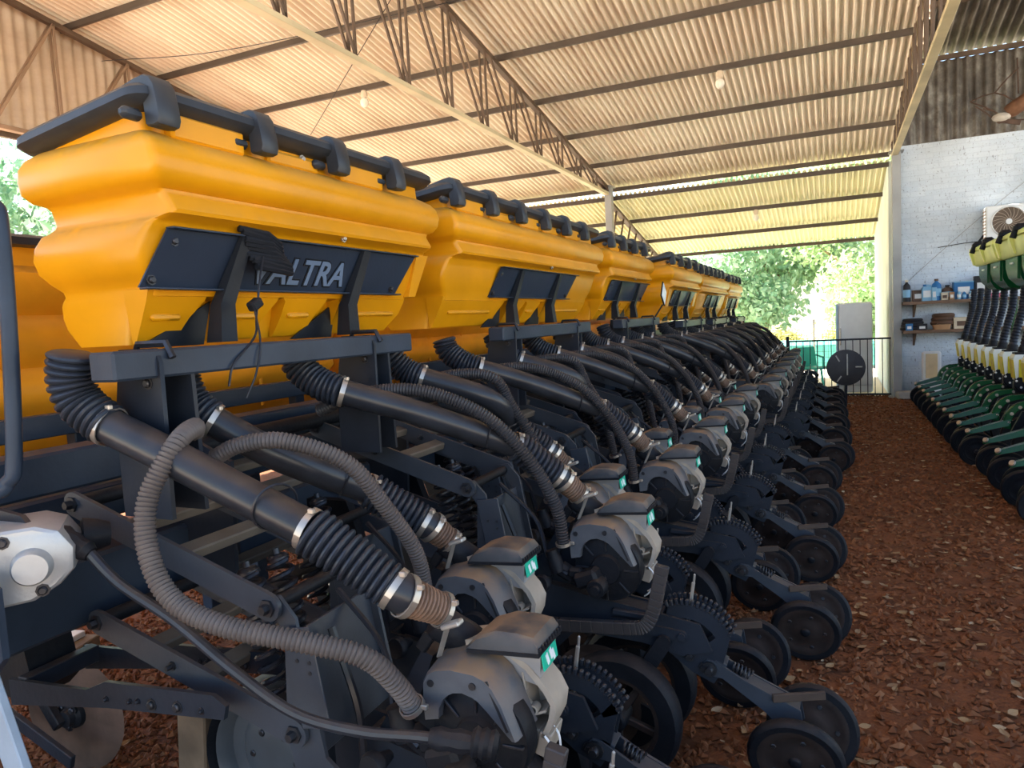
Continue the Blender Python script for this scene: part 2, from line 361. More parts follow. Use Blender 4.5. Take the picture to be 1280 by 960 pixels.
# trusses
def truss(name, x, label, y0, y1, zb0, zb1, top, n, flip=False, pale=TRUSSP, web=TRUSS):
    t = thing(name, label, None, (0, 0, 0), 0, None, 'structure')
    part('bottom_chord', MB().bar((x, y0, zb0), (x, y1, zb1), .095, .05, .004), pale, t)
    part('top_chord', MB().bar((x, y0, top(y0)), (x, y1, top(y1)), .075, .06, .004), TRUSS, t)
    for i in range(n + 1):
        y = y1 + (y0 - y1) * i / n; zb = zb1 + (zb0 - zb1) * i / n; y2 = y1 + (y0 - y1) * min(i + .82, n) / n
        mb = MB()
        for dx in (-.035, .035): mb.bar((x + dx, y, zb + .02), (x + dx, y, top(y) - .02), .022, .03, .003, (0, 1, 0))
        part('vertical_web', mb, web, t)
        if i < n and top(y2) - zb > .12:
            mb = MB()
            for dx in (-.035, .035): mb.bar((x + dx, y2 if flip else y, zb + .02), (x + dx, y if flip else y2, top(y if flip else y2) - .02), .022, .03, .003, (0, 1, 0))
            part('diagonal_web', mb, web, t)
    return t
topz = lambda y: roof_z(y) - .15
truss('beam_truss_1', -3.92, 'steel lattice truss over the yellow hoppers', 1.0, 13.7, 4.10, 3.98, topz, 14)
truss('beam_truss_2', XR + .05, 'steel lattice truss beside the white brick wall', 1.0, 13.6, 4.22, 4.02, lambda y: roof_z(y) + .75 if y < 13.4 else roof_z(y) + .7, 22)
truss('beam_truss_3', XL + .18, 'steel lattice truss along the side wall', 1.0, 13.6, 4.12, 4.0, topz, 13, True, TRUSS_LIT, TRUSS_LIT)
# veranda rafters
for i, x in enumerate((-3.92,)):
    t = thing('beam_rafter_%d' % (i + 1), 'lattice rafter under the veranda roof', None, kind='structure')
    part('top_chord', MB().bar((x, 13.75, 3.84), (x, 18.1, 2.98), .1, .06), TRUSS, t)
    part('bottom_chord', MB().bar((x, 13.75, 3.25), (x, 18.1, 2.9), .1, .05), TRUSS, t)
    for j in range(8):
        y = 13.9 + j * .52; za = 3.25 - .08 * (y - 13.75); zb = 3.84 - .198 * (y - 13.75)
        if zb - za > .06: part('diagonal_web', MB().bar((x, y, za), (x, y + .3, zb - .05), .03, .03, .002, (0, 1, 0)), TRUSS, t)
def column(name, x, y, z, w, label):
    mb = MB(); mb.box((x, y, z / 2), (w, w * 1.2, z), None, .006); mb.box((x, y, .01), (w * 2, w * 2.2, .02), None, .004); mb.box((x, y, z - .04), (w * 1.7, w * 1.8, .02), None, .004)
    struct(name, mb, COLM, label)
column('column_1', XR + .07, 13.52, 4.1, .13, 'grey steel column at the corner of the white brick wall')
column('column_2', -3.9, 13.6, 4.15, .13, 'grey steel column under the truss behind the yellow hoppers')
column('column_3', XL + .15, 13.6, 4.15, .13, 'grey steel column at the side wall')
# side wall at the left, corrugated, open below
struct('wall_left', corrug_v('x', XL, -1, 14.0, 4.05, lambda y: roof_z(y) + .02), TINB, 'corrugated upper side wall', 60)
mb = MB()
struct('trim_1', MB().bar((XL + .06, -1, 4.05), (XL + .06, 14, 4.05), .06, .09), TRUSS, 'steel rail along the lower edge of the side wall')
# brick wall and dark sheet above, right bay
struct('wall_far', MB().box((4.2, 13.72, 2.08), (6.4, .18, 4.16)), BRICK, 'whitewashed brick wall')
struct('wall_veranda', MB().prism([(13.78, 0), (18.0, 0), (18.0, 3.13), (13.78, 3.97)], XR - .03, XR + .11, 'yz'), mat('white_side_wall', (.72, .76, .70), .8, 0, .1, 2, .05, 20), 'white side wall along the veranda')
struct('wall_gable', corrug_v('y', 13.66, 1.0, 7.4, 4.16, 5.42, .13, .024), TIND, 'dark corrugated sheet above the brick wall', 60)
struct('ceiling_right', corrug(XR + .1, 7.4, 2.0, 5.55 + .175 * 11.6, 13.75, 5.52, .13, .026, 0, 6), TIND, 'dark corrugated roof over the brick wall', 60)  # shade of the unlit bay is put into the dark sheet colour
for i, y in enumerate((13.5, 11.9, 10.3, 8.7, 7.1, 5.5)):
    struct('beam_right_%d' % (i + 1), purlin(y, 5.47 + .175 * (13.6 - y) - .06, XR + .1, 7.4), TRUSS, 'brown purlin under the dark roof')
# strip of sheet between the two roof levels, above the second truss
struct('wall_step', corrug_v('x', XR + .13, 2.0, 13.55, lambda y: roof_z(y) - .10, lambda y: 5.5 + .175 * (13.6 - y)), TINB, 'vertical sheet between the two roof levels', 60)
# floor
def grid(x0, x1, y0, y1, nx, ny, zf):
    R = [[(x0 + (x1 - x0) * i / nx, y0 + (y1 - y0) * j / ny, zf(x0 + (x1 - x0) * i / nx, y0 + (y1 - y0) * j / ny)) for i in range(nx + 1)] for j in range(ny + 1)]
    return MB().rings(R, False, False)
struct('floor', grid(-9, 8, -4, 13.8, 60, 70, lambda x, y: .004 * math.sin(x * 7) * math.cos(y * 6)), FLOOR, 'red gravel floor of the shed', 60)
struct('ground', grid(-60, 60, -60, 80, 12, 14, lambda x, y: -.03), YARD, 'sunlit yard around the shed')
struct('ground_grass', grid(-40, 30, 24, 80, 10, 10, lambda x, y: -.01), GRASS, 'dry grass field beyond the yard')

# gravel chips and dry leaves
def scatter(n, area, size, thick, flatrot, seed, zoff=0.0):
    r = np.random.default_rng(seed); V0 = []; F0 = []; c = 0
    while c < n:
        x, y = area(r)
        s = size * r.uniform(.55, 1.5); a = r.uniform(0, 6.28); tx, ty = r.normal(0, flatrot, 2)
        ca, sa = math.cos(a), math.sin(a); l = s * r.uniform(.8, 1.5); w = s * r.uniform(.5, .9); t = thick * s * r.uniform(.6, 1.3)
        P = []
        for px, py_, pz in ((l, w * .2, 0), (l * .2, w, .1 * t), (-l, -w * .1, 0), (-l * .1, -w, 0), (l * .1, 0, t), (0, 0, -t)):
            px *= r.uniform(.75, 1.25); z = pz + px * tx + py_ * ty
            P.append((x + px * ca - py_ * sa, y + px * sa + py_ * ca, z + zoff + .35 * t))
        b = len(V0); V0 += P
        for i in range(4):
            j = (i + 1) % 4; F0 += [(b + i, b + j, b + 4), (b + j, b + i, b + 5)]
        c += 1
    mb = MB(); mb.v = V0; mb.f = F0; return mb
def a_near(r):
    while True:
        y = .9 + 13 * r.random() ** 2.0; x = r.uniform(-4.6, 1.9)
        if x < -.9 and (y > 4): continue
        return x, y
def fastmesh(name, mb, m, label, cat):
    me = bpy.data.meshes.new(name); me.from_pydata(mb.v, [], mb.f); me.materials.append(m); me.update()
    o = bpy.data.objects.new(name, me); COL.objects.link(o); o['kind'] = 'stuff'; o['label'] = label; o['category'] = cat; return o
fastmesh('gravel', scatter(46000, a_near, .0155, .75, .2, 3), STONE, 'loose red gravel chips covering the shed floor', 'gravel')
def leaves(n, seed):
    r = np.random.default_rng(seed); mb = MB()
    for _ in range(n):
        y = 1.2 + 11.8 * r.random() ** 1.5; x = r.uniform(-.45, 1.5) if r.random() < .85 else r.uniform(-4, -.5)
        s = r.uniform(.008, .03); a = r.uniform(0, 6.28); c = r.uniform(.1, .7); M = Matrix.Translation((x, y, .018 + r.uniform(0, .012))) @ Matrix.Rotation(a, 4, 'Z') @ Matrix.Rotation(r.normal(0, .3), 4, 'X')
        vs = []
        for i in range(5):
            t = -1 + i * .5; w = (1 - t * t) * .5 + .06
            for q in (-1, 0, 1): vs.append(M @ V((t * s, q * w * s, s * c * (.35 * q * q + .3 * t * t) * r.uniform(.6, 1.2))))
        mb.add(vs, [(i * 3 + j, i * 3 + j + 1, i * 3 + j + 4, i * 3 + j + 3) for i in range(4) for j in (0, 1)])
    return mb
fastmesh('dry_leaves', leaves(1500, 5), LEAFD, 'dry fallen leaves strewn over the red gravel', 'leaves')

# ================================================================== YELLOW HOPPERS
def rrect(xf, xb, y0, y1, z, r=.03, seg=3):
    """rounded rectangle loop, xf front (+x) xb back"""
    P = []
    for cx, cy, a0 in ((xf - r, y1 - r, 0), (xb + r, y1 - r, 90), (xb + r, y0 + r, 180), (xf - r, y0 + r, 270)):
        for k in range(seg + 1):
            a = math.radians(a0 + 90 * k / seg); P.append((cx + r * math.cos(a), cy + r * math.sin(a), z))
    return P
# z, front x, back x, end inset
TANK = [(2.215, -1.625, -2.03, .045), (2.152, -1.620, -2.035, .045), (2.142, -1.60, -2.05, .03), (2.125, -1.572, -2.075, .012), (2.10, -1.55, -2.095, .002), (2.065, -1.540, -2.10, 0), (2.03, -1.547, -2.095, .004),
        (2.008, -1.560, -2.075, .02), (1.998, -1.580, -2.05, .042), (1.985, -1.580, -2.04, .05), (1.945, -1.556, -2.035, .056), (1.935, -1.560, -2.037, .054), (1.922, -1.60, -2.045, .04), (1.912, -1.612, -2.06, .026), (1.88, -1.622, -2.075, .012), (1.845, -1.632, -2.08, .008),
        (1.805, -1.642, -2.072, .016), (1.775, -1.652, -2.05, .036), (1.755, -1.658, -2.035, .056), (1.74, -1.663, -2.03, .06), (1.725, -1.667, -2.045, .062), (1.715, -1.735, -2.05, .062), (1.68, -1.745, -2.05, .066), (1.645, -1.755, -2.035, .072), (1.595, -1.765, -1.985, .082)]
def tank_mesh(L, plate):
    mb = MB(); R = []
    for z, xf, xb, oy in TANK: R.append(rrect(xf, xb, min(oy, .058), L - oy - max(0, 1.93 - z) * .36, z, .022))
    mb.rings(R[::-1], True)
    # lower front panels with slanted notches between them
    def fx(z): return -1.668 - (1.725 - min(z, 1.73)) * .62
    p0, p1 = plate; n = [(p0 + .17, p0 + .31), (p0 + .47, p0 + .57), (p0 + .72, p0 + .86)]
    zt, zm, zb = 1.744, 1.722, 1.598
    edges = [.05] + [e for a in n for e in a] + [L - .13]
    for i in range(0, len(edges), 2):
        a, b = edges[i], edges[i + 1]
        a0 = a if i else .062; b0 = b if i < len(edges) - 2 else L - .19
        sl = .075 if i < len(edges) - 2 else 0
        ring = []
        for z, aa, bb in ((zt, a - (0 if i == 0 else .03), b + sl), (zm - .01, a, b + sl * .8), (1.665, a + .005, b + sl * .35), (zb, a0, b0)):
            f = fx(z); ring.append([(f, aa, z), (f, bb, z), (-1.76, bb, z), (-1.76, aa, z)])
        mb.rings(ring, True)
        # raised moulded rib along the panel foot
        mb.box((fx(1.668) + .002, (a + b) / 2 + .01, 1.668), (.014, max(.02, (b - a) * .72), .02), None, .006)
    # raised frame to either end of the plate recess
    for a, b in ((.055, p0 - .05), (p1 + .05, L - .055)):
        if b - a > .06:
            ring = []
            for z, sh in ((1.91, 0.035), (1.735, -.03)):
                f = fx(z) + .022 if z < 1.8 else -1.605; ring.append([(f, a + sh * .4, z), (f, b + sh, z), (f - .06, b + sh, z), (f - .06, a + sh, z)])
            if b - a < .35: mb.rings(ring, True)
    return mb
def lid_meshes(L, nclip):
    lid = MB(); R = []
    for z, o in ((2.205, -.012), (2.21, .028), (2.225, .042), (2.245, .04), (2.262, .022), (2.27, -.02), (2.272, -.08)):
        R.append(rrect(-1.605 + o, -2.045 - o, .03 - o, L - .03 + o, z, .05, 4))
    lid.rings([[(x, y, z + (x + 1.57) * .13) for x, y, z in r] for r in R], True)
    for i in range(1, 6):
        lid.box((-1.82, L * i / 6, 2.240), (.3, .035, .016), Matrix.Rotation(-.13, 3, 'Y'), .006)
    clips = []
    step = (L - .36) / (nclip - 1) if L < 2 else .372
    for i in range(nclip):
        y = .06 + i * step; c = MB()
        prof = [(-1.70, 2.258), (-1.62, 2.276), (-1.585, 2.28), (-1.562, 2.272), (-1.548, 2.252), (-1.538, 2.20), (-1.534, 2.165), (-1.54, 2.150), (-1.558, 2.146), (-1.585, 2.15), (-1.59, 2.23), (-1.70, 2.235)]
        pc = [sum(p[0] for p in prof) / 12, sum(p[1] for p in prof) / 12]
        c.rings([[(pc[0] + (px - pc[0]) * k, y - .034 + d, pc[1] + (pz - pc[1]) * k) for px, pz in prof] for d, k in ((0, .93), (.006, 1), (.062, 1), (.068, .93))], True)
        c.box((-1.60, y - .065, 2.175), (.03, .06, .03), None, .01)
        clips.append((y, c))
    blocks = MB()
    for i in range(nclip - 1):
        y = .06 + (i + .5) * step
        if i % 2 == 0: blocks.box((-1.612, y, 2.172), (.045, step - .10, .07), None, .008)
        else: blocks.box((-1.618, y, 2.165), (.03, step - .12, .045), None, .008)
    return lid, clips, blocks
def bolts_mesh(pts, r=.008, ax=(1, 0, 0)):
    mb = MB()
    for p in pts: mb.lathe([(0, .008), (r * .7, .008), (r, .005), (r, 0), (r * 1.5, 0), (r * 1.5, -.004), (0, -.004)], p, ax, 8)
    return mb
def plate_mesh(p0, p1):
    mb = MB(); f = lambda z: -1.594 if z > 1.8 else -1.655
    P = [(p0, 1.745), (p1 - .05, 1.745), (p1 + .03, 1.897), (p0 + .055, 1.897)]
    mb.rings([[(f(z), y, z) for y, z in P], [(f(z) - .006, y, z) for y, z in P]], True)
    mb.bar((-1.638, p0, 1.742), (-1.638, p1 - .05, 1.742), .035, .006, .002)
    mb.bar((-1.588, p0 + .055, 1.899), (-1.588, p1 + .03, 1.899), .03, .006, .002)
    return mb
hop_sets = {}
def make_hopper(kind, L, nclip, label, loc, letters=False):
    t = thing('seed_hopper', label, 'seed hopper', loc, 0, 'yellow seed hoppers')
    if kind not in hop_sets:
        p0 = .015 if L < 1.8 and kind == 'near' else (L - 1.27) / 2
        p1 = p0 + 1.25; lid, clips, bl = lid_meshes(L, nclip)
        hop_sets[kind] = dict(p0=p0, tank=tank_mesh(L, (p0, p1)).mesh('tank', YEL, 40), lid=lid.mesh('lid', LIDB, 40), clips=[c.mesh('lid_clip', LIDB, 40) for y, c in clips], bl=[i.mesh('neck_block', YEL) for i in islands(bl)],
                              plate=plate_mesh(p0, p1).mesh('name_plate', PLATE), bolts=bolts_mesh([(-1.566, L * .34, 1.985 + .06), (-1.572, L * .55, 1.93), (-1.61, L * .45, 2.185), (-1.61, L * .8, 2.185)], .009),
                              pb=bolts_mesh([(-1.608, p0 + .085, 1.868), (-1.642, p0 + .03, 1.765), (-1.642, p1 - .09, 1.765)], .01))
    s = hop_sets[kind]
    for q, mm in (('bolts', CLAMP), ('pb', BOLT)):
        if isinstance(s[q], MB): s[q] = [i.mesh('bolt', mm) for i in islands(s[q])]
    tank = part('tank', s['tank'], None, t); parts('bolt', s['bolts'], None, tank); parts('neck_block', s['bl'], None, tank)
    lid = part('lid', s['lid'], None, t)
    for c in s['clips']: part('lid_clip', c, None, lid)
    pl = part('name_plate', s['plate'], None, t); parts('bolt', s['pb'], None, pl)
    p0 = s['p0']
    for yb in (.24, .84):                      # two flat brackets carrying the plate
        mb = MB(); a = p0 + yb
        mb.rings([[(-1.60, a - .03, 1.59), (-1.60, a + .03, 1.59), (-1.66, a + .03, 1.59), (-1.66, a - .03, 1.59)], [(-1.622, a, 1.70), (-1.622, a + .055, 1.70), (-1.665, a + .055, 1.70), (-1.665, a, 1.70)], [(-1.575, a + .06, 1.895), (-1.575, a + .10, 1.895), (-1.59, a + .10, 1.895), (-1.59, a + .06, 1.895)]], True)
        part('plate_bracket', mb, BRKT, t)
        mb = MB().prism([(a - .2, 1.585), (a + .02, 1.585), (a + .06, 1.715)], -1.735, -1.727, 'yz')
        part('gusset', mb, BRKT, t)
    if letters: return t, pl, p0
    return t
dz = 0.0
H1, PL1, P01 = make_hopper('near', 1.44, 4, 'yellow seed hopper with the VALTRA name plate, nearest of the yellow row', (0, 1.3, 0), True)
make_hopper('long', 2.30, 6, 'long yellow seed hopper directly behind the one lettered VALTRA', (0, 2.89, 0))
make_hopper('mid', 1.44, 4, 'short yellow seed hopper with a square reflector hung on its far corner', (0, 5.42, 0))
make_hopper('mid2', 1.72, 4, 'yellow seed hopper past the gap, its orange end wall in full view', (.12, 7.17, -.05))
make_hopper('long2', 2.5, 6, 'yellow seed hopper, second from the far end of its row', (.12, 8.95, -.07))
make_hopper('mid2', 1.72, 4, 'yellow seed hopper at the far end of its row near the tree', (.12, 11.52, -.09))
# lettering on the near plate
def text_mesh(s, size, off, ext):
    cu = bpy.data.curves.new('name_lettering', 'FONT'); cu.body = s; cu.size = size; cu.shear = .22; cu.offset = off; cu.extrude = ext; cu.space_character = 1.04
    o = bpy.data.objects.new('tmp_text', cu); COL.objects.link(o); dg = bpy.context.evaluated_depsgraph_get(); me = bpy.data.meshes.new_from_object(o.evaluated_get(dg)); bpy.data.objects.remove(o); return me
def place_text(name, me, m, parent, M):
    me.transform(M); me.materials.clear(); me.materials.append(m); return part(name, me, None, parent)
dirz = V((.061, .0, .152)).normalized(); diry = V((0, 1, 0)); nx = diry.cross(dirz).normalized()
def txtM(y, z, out, sy=1.0):
    x = -1.655 + (z - 1.745) * .061 / .152
    B = Matrix((diry * sy, dirz, nx)).transposed().to_4x4(); return Matrix.Translation(V((x, y, z)) + nx * out) @ B
place_text('name_lettering', text_mesh('VALTRA', .122, .0078, .0012), LETE, PL1, txtM(P01 + .375, 1.770, .002, 1.0))
place_text('name_lettering_fill', text_mesh('VALTRA', .122, .0022, .0012), LETT, PL1, txtM(P01 + .375, 1.770, .0042, 1.0))

# crumpled ribbed rubber boot hung over the plate
mb = MB()
for i in range(9):
    y = .345 + i * .006; z = 1.885 - i * .0135
    mb.tube([(-1.585 + .01 * math.sin(i), 1.3 + y - .035, z + .035 + .004 * math.sin(i * 2)), (-1.555, 1.3 + y + .05, z + .022), (-1.56 + .006 * math.cos(i), 1.3 + y + .10, z - .006 + .003 * i)], .0105, 7)
solo('rubber_boot', mb, BRKT, 'crumpled black ribbed rubber boot hanging over the V of the name plate', 'rubber boot')
mb = MB().tube(spline([(-1.565, 1.68, 1.84), (-1.548, 1.64, 1.77), (-1.535, 1.60, 1.66), (-1.50, 1.55, 1.60), (-1.485, 1.45, 1.53), (-1.49, 1.43, 1.47)]), .0035, 6).tube(spline([(-1.54, 1.60, 1.68), (-1.49, 1.56, 1.585), (-1.485, 1.53, 1.50), (-1.5, 1.5, 1.43)]), .003, 6)
w = solo('wire_harness', mb, SPR, 'thin black wires with a small plug draped over the beam below the name plate', 'cable')
part('plug', MB().box((-1.548, 1.612, 1.695), (.03, .045, .028), Matrix.Rotation(.5, 3, 'X'), .005), DARK, w)
# reflector on third hopper
t = thing('reflector', 'square white reflector standing on its corner at the far end of the short hopper', 'reflector', (-1.45, 6.78, 1.80))
part('rim', MB().box((0, 0, 0), (.012, .17, .17), Matrix.Rotation(PI / 4 + .15, 3, 'X'), .004), DARK, t); part('face', MB().box((.006, 0, 0), (.006, .145, .145), Matrix.Rotation(PI / 4 + .15, 3, 'X'), .002), mat('pale_reflector', (.68, .74, .84), .25), t)
part('stem', MB().bar((-.01, 0, -.1), (-.12, -.06, -.28), .014, .014), DARK, t)

# supports: beam with two channel posts each
def support(label, loc, L):
    t = thing('hopper_support', label, 'hopper support', loc, 0, 'hopper supports')
    part('cross_beam', MB().box((-1.535, L / 2, 1.548), (.085, L, .07), None, .006), STEELB, t)
    for f in (.1, .8):
        y = f * L
        mb = MB(); mb.prism([(-1.625, 1.585), (-1.50, 1.585), (-1.485, 1.55), (-1.49, 1.16), (-1.66, 1.16), (-1.66, 1.40)], y - .012, y)
        mb.prism([(-1.625, 1.56), (-1.50, 1.56), (-1.49, 1.16), (-1.66, 1.16)], y + .09, y + .102)
        mb.box((-1.62, y + .045, 1.35), (.012, .1, .38), None, .002)
        p = part('post', mb, STEEL, t)
        parts('bolt', bolts_mesh([(-1.56, y - .014, 1.54), (-1.53, y - .014, 1.50)], .011, (0, -1, 0)), BOLT, p)
        mb = MB(); mb.tube([(-1.62, y + .045 - .02, 1.56), (-1.60, y + .025, 1.597), (-1.5, y + .025, 1.597), (-1.48, y + .025, 1.56)], .009, 6)
        part('u_bolt', mb, BOLT, t)
    return t
support('dark beam and posts under the hopper lettered VALTRA', (0, 1.10, 0), 1.27)
support('dark beam and posts under the long second hopper', (0, 3.22, 0), 1.42)
support('dark beam and posts under the short third hopper', (0, 5.45, 0), 1.32)
support('dark beam and posts under the hopper past the gap', (.12, 7.3, -.05), 1.4)
support('dark beam and posts under the second hopper from the far end', (.12, 9.3, -.07), 1.6)
support('dark beam and posts under the far end hopper', (.12, 11.7, -.09), 1.4)

# ---------------------------------------------------------------- rear orange tanks seen between the hoppers
def rear_tank(label, y0, L):
    t = thing('fertilizer_tank', label, 'fertilizer tank', (0, y0, 0), 0, 'orange fertilizer tanks')
    prof = [(1.98, -2.66, -3.2, .03), (1.90, -2.66, -3.2, .03), (1.87, -2.60, -3.25, 0), (1.80, -2.585, -3.27, 0), (1.745, -2.62, -3.23, .02), (1.72, -2.64, -3.22, .03), (1.69, -2.615, -3.24, .01), (1.60, -2.60, -3.26, 0), (1.555, -2.63, -3.22, .02), (1.53, -2.65, -3.2, .03),
            (1.50, -2.63, -3.22, .02), (1.42, -2.62, -3.22, .01), (1.375, -2.65, -3.2, .03), (1.35, -2.67, -3.18, .04), (1.32, -2.66, -3.19, .03), (1.24, -2.68, -3.16, .04), (1.18, -2.75, -3.1, .1)]
    part('tank', MB().rings([rrect(xf, xb, o, L - o, z, .05) for z, xf, xb, o in prof][::-1], True), ORG, t, sharp=50)
    part('lid', MB().rings([rrect(-2.64 + o, -3.22 - o, -o, L + o, z, .06) for z, o in ((1.965, 0), (1.97, .03), (1.995, .035), (2.01, 0))], True), LIDB, t)
    seams = MB()
    for i in range(1, int(L / .5)): seams.box((-2.645, i * .5, 1.55), (.012, .02, .6), None, .004)
    parts('seam', seams, ORG, t)
    for fx in (.2, .8):
        for x in (-2.75, -3.1): part('leg', MB().box((x, L * fx, .6), (.07, .07, 1.2), None, .004), STEELB, t)
rear_tank('orange ribbed fertilizer tank behind the hopper lettered VALTRA', .25, 3.1)
rear_tank('orange ribbed fertilizer tank behind the long second hopper', 3.42, 3.1)
rear_tank('orange ribbed fertilizer tank behind the hopper past the gap', 6.6, 3.1)
rear_tank('orange ribbed fertilizer tank furthest down the row', 9.8, 3.0)
mb = MB(); mb.bar((-2.36, .2, 1.345), (-2.36, 13, 1.345), .05, .075, .004)
r = solo('tank_rail', mb, STEELB, 'long slate blue rail running in front of the orange tanks', 'rail')
for i in range(12): part('rail_post', MB().box((-2.38, .5 + i * 1.1, 1.12), (.05, .06, .4), None, .004), STEEL, r)

# toolbar
t = thing('toolbar', 'blue black steel toolbar that carries all the row units', 'toolbar', (0, 0, 0))
part('upper_beam', MB().box((-2.02, 6.95, 1.255), (.12, 12.1, .115), None, .008), STEELB, t)
part('lower_beam', MB().box((-2.0, 6.85, .915), (.18, 12.3, .19), None, .01), STEELB, t)
part('vacuum_pipe', MB().tube([(-1.86, 1.55, 1.26), (-1.86, 13, 1.26)], .03, 14), DARK, t)
part('rear_beam', MB().box((-2.36, 6.85, 1.06), (.12, 12.0, .12), None, .01), STEELB, t)
part('end_plate', MB().prism([(-2.2, 1.17), (-1.72, 1.17), (-1.60, 1.10), (-1.60, .95), (-1.72, .83), (-2.2, .81)], .86, .875), STEELB, t)
for i in range(22):  # row of coulters added to darken the gap behind the arms
    y = 2.2 + i * .5
    q = part('added_coulter_shank', MB().prism([(-2.05, .95), (-1.72, .95), (-1.60, .62), (-1.52, .34), (-1.60, .20), (-1.78, .25), (-1.90, .55)], y - .02, y + .02), DARK, t)
    part('added_coulter_blade', MB().lathe([(0, .012), (.05, .01), (.05, .003), (.19, .002), (.2, 0), (.19, -.002), (.05, -.003), (.05, -.01), (0, -.012)], (-1.64, y + .03, .215), (.05, 1, 0), 28), DARK, q)
for i in range(13):
    y = 1.3 + i * 1.0
    part('hanger_plate', MB().prism([(-2.1, 1.30), (-1.88, 1.30), (-1.70, 1.22), (-1.72, .82), (-2.1, .82)], y + .31, y + .325), STEEL, t)
    mb = MB()
    for q in (-.05, .05): mb.tube([(-2.09, y + .45 + q, 1.02), (-2.09, y + .45 + q, .80), (-1.9, y + .45 + q, .80), (-1.9, y + .45 + q, 1.02)], .011, 6)
    part('u_bolt', mb, BOLT, t)

# ================================================================== ROW UNITS
def wheel(c, ax, r, w, rim_r, spokes=0, domed=True):
    """returns tyre MB, rim MB, hub MB; axis ax through centre c"""
    ty = MB().lathe2([(rim_r, -w * .42), (r * .93, -w * .5), (r * .985, -w * .32), (r, 0), (r * .985, w * .32), (r * .93, w * .5), (rim_r, w * .42), (rim_r * .97, 0)], c, ax, 36)
    rm = MB(); hb = MB()
    if spokes:
        rm.lathe2([(rim_r, -w * .4), (rim_r, w * .4), (rim_r * .90, w * .36), (rim_r * .90, -w * .36)], c, ax, 32)
        a = V(ax).normalized(); u = a.cross(V((0, 0, 1))).normalized(); q = a.cross(u)
        for k in range(spokes):
            an = 2 * PI * k / spokes + .3; d = u * math.cos(an) + q * math.sin(an); rm.bar(V(c) + d * .03, V(c) + d * rim_r * .95, w * .28, rim_r * .16, .004, a)
        hb.lathe([(0, -w * .62), (.03, -w * .62), (.038, -w * .55), (.042, 0), (.038, w * .55), (.03, w * .62), (0, w * .62)], c, ax, 18)
    else:
        for sg in (1, -1):
            rm.lathe([(rim_r * 1.0, 0), (rim_r, w * .40), (rim_r * .86, w * .40), (rim_r * .80, w * .30), (rim_r * .5, w * .26), (rim_r * .42, w * .34), (rim_r * .22, w * .38), (0, w * .38)], c, V(ax) * sg, 28)
        hb.lathe([(0, -w * .62), (.014, -w * .62), (.018, -w * .56), (.022, -w * .34), (.022, w * .34), (.018, w * .56), (.014, w * .62), (0, w * .62)], c, ax, 12)
    return ty, rm, hb
def wheel_bolts(c, ax, w, rim_r):
    mb = MB(); a = V(ax).normalized(); u = a.cross(V((0, 0, 1))).normalized(); q = a.cross(u)
    for k in range(5):
        an = 2 * PI * k / 5; d = (u * math.cos(an) + q * math.sin(an)) * rim_r * .68; mb.lathe([(0, w * .35), (.007, w * .35), (.009, w * .3), (.009, w * .2)][::-1], V(c) + d, -a, 6)
    return [i.mesh('rim_bolt', BOLT) for i in islands(mb)]
def clamp_ring(p, d, r, w=.016, seg=18):
    d = V(d).normalized(); mb = MB().lathe2([(r, -w / 2), (r + .0035, -w / 2), (r + .0035, w / 2), (r, w / 2)], p, d, seg)
    q = d.cross(V((0, 1, 0.3))).normalized(); mb.box(V(p) + q * (r + .008), (.016, .012, .012), None, .002); return mb
M = {}
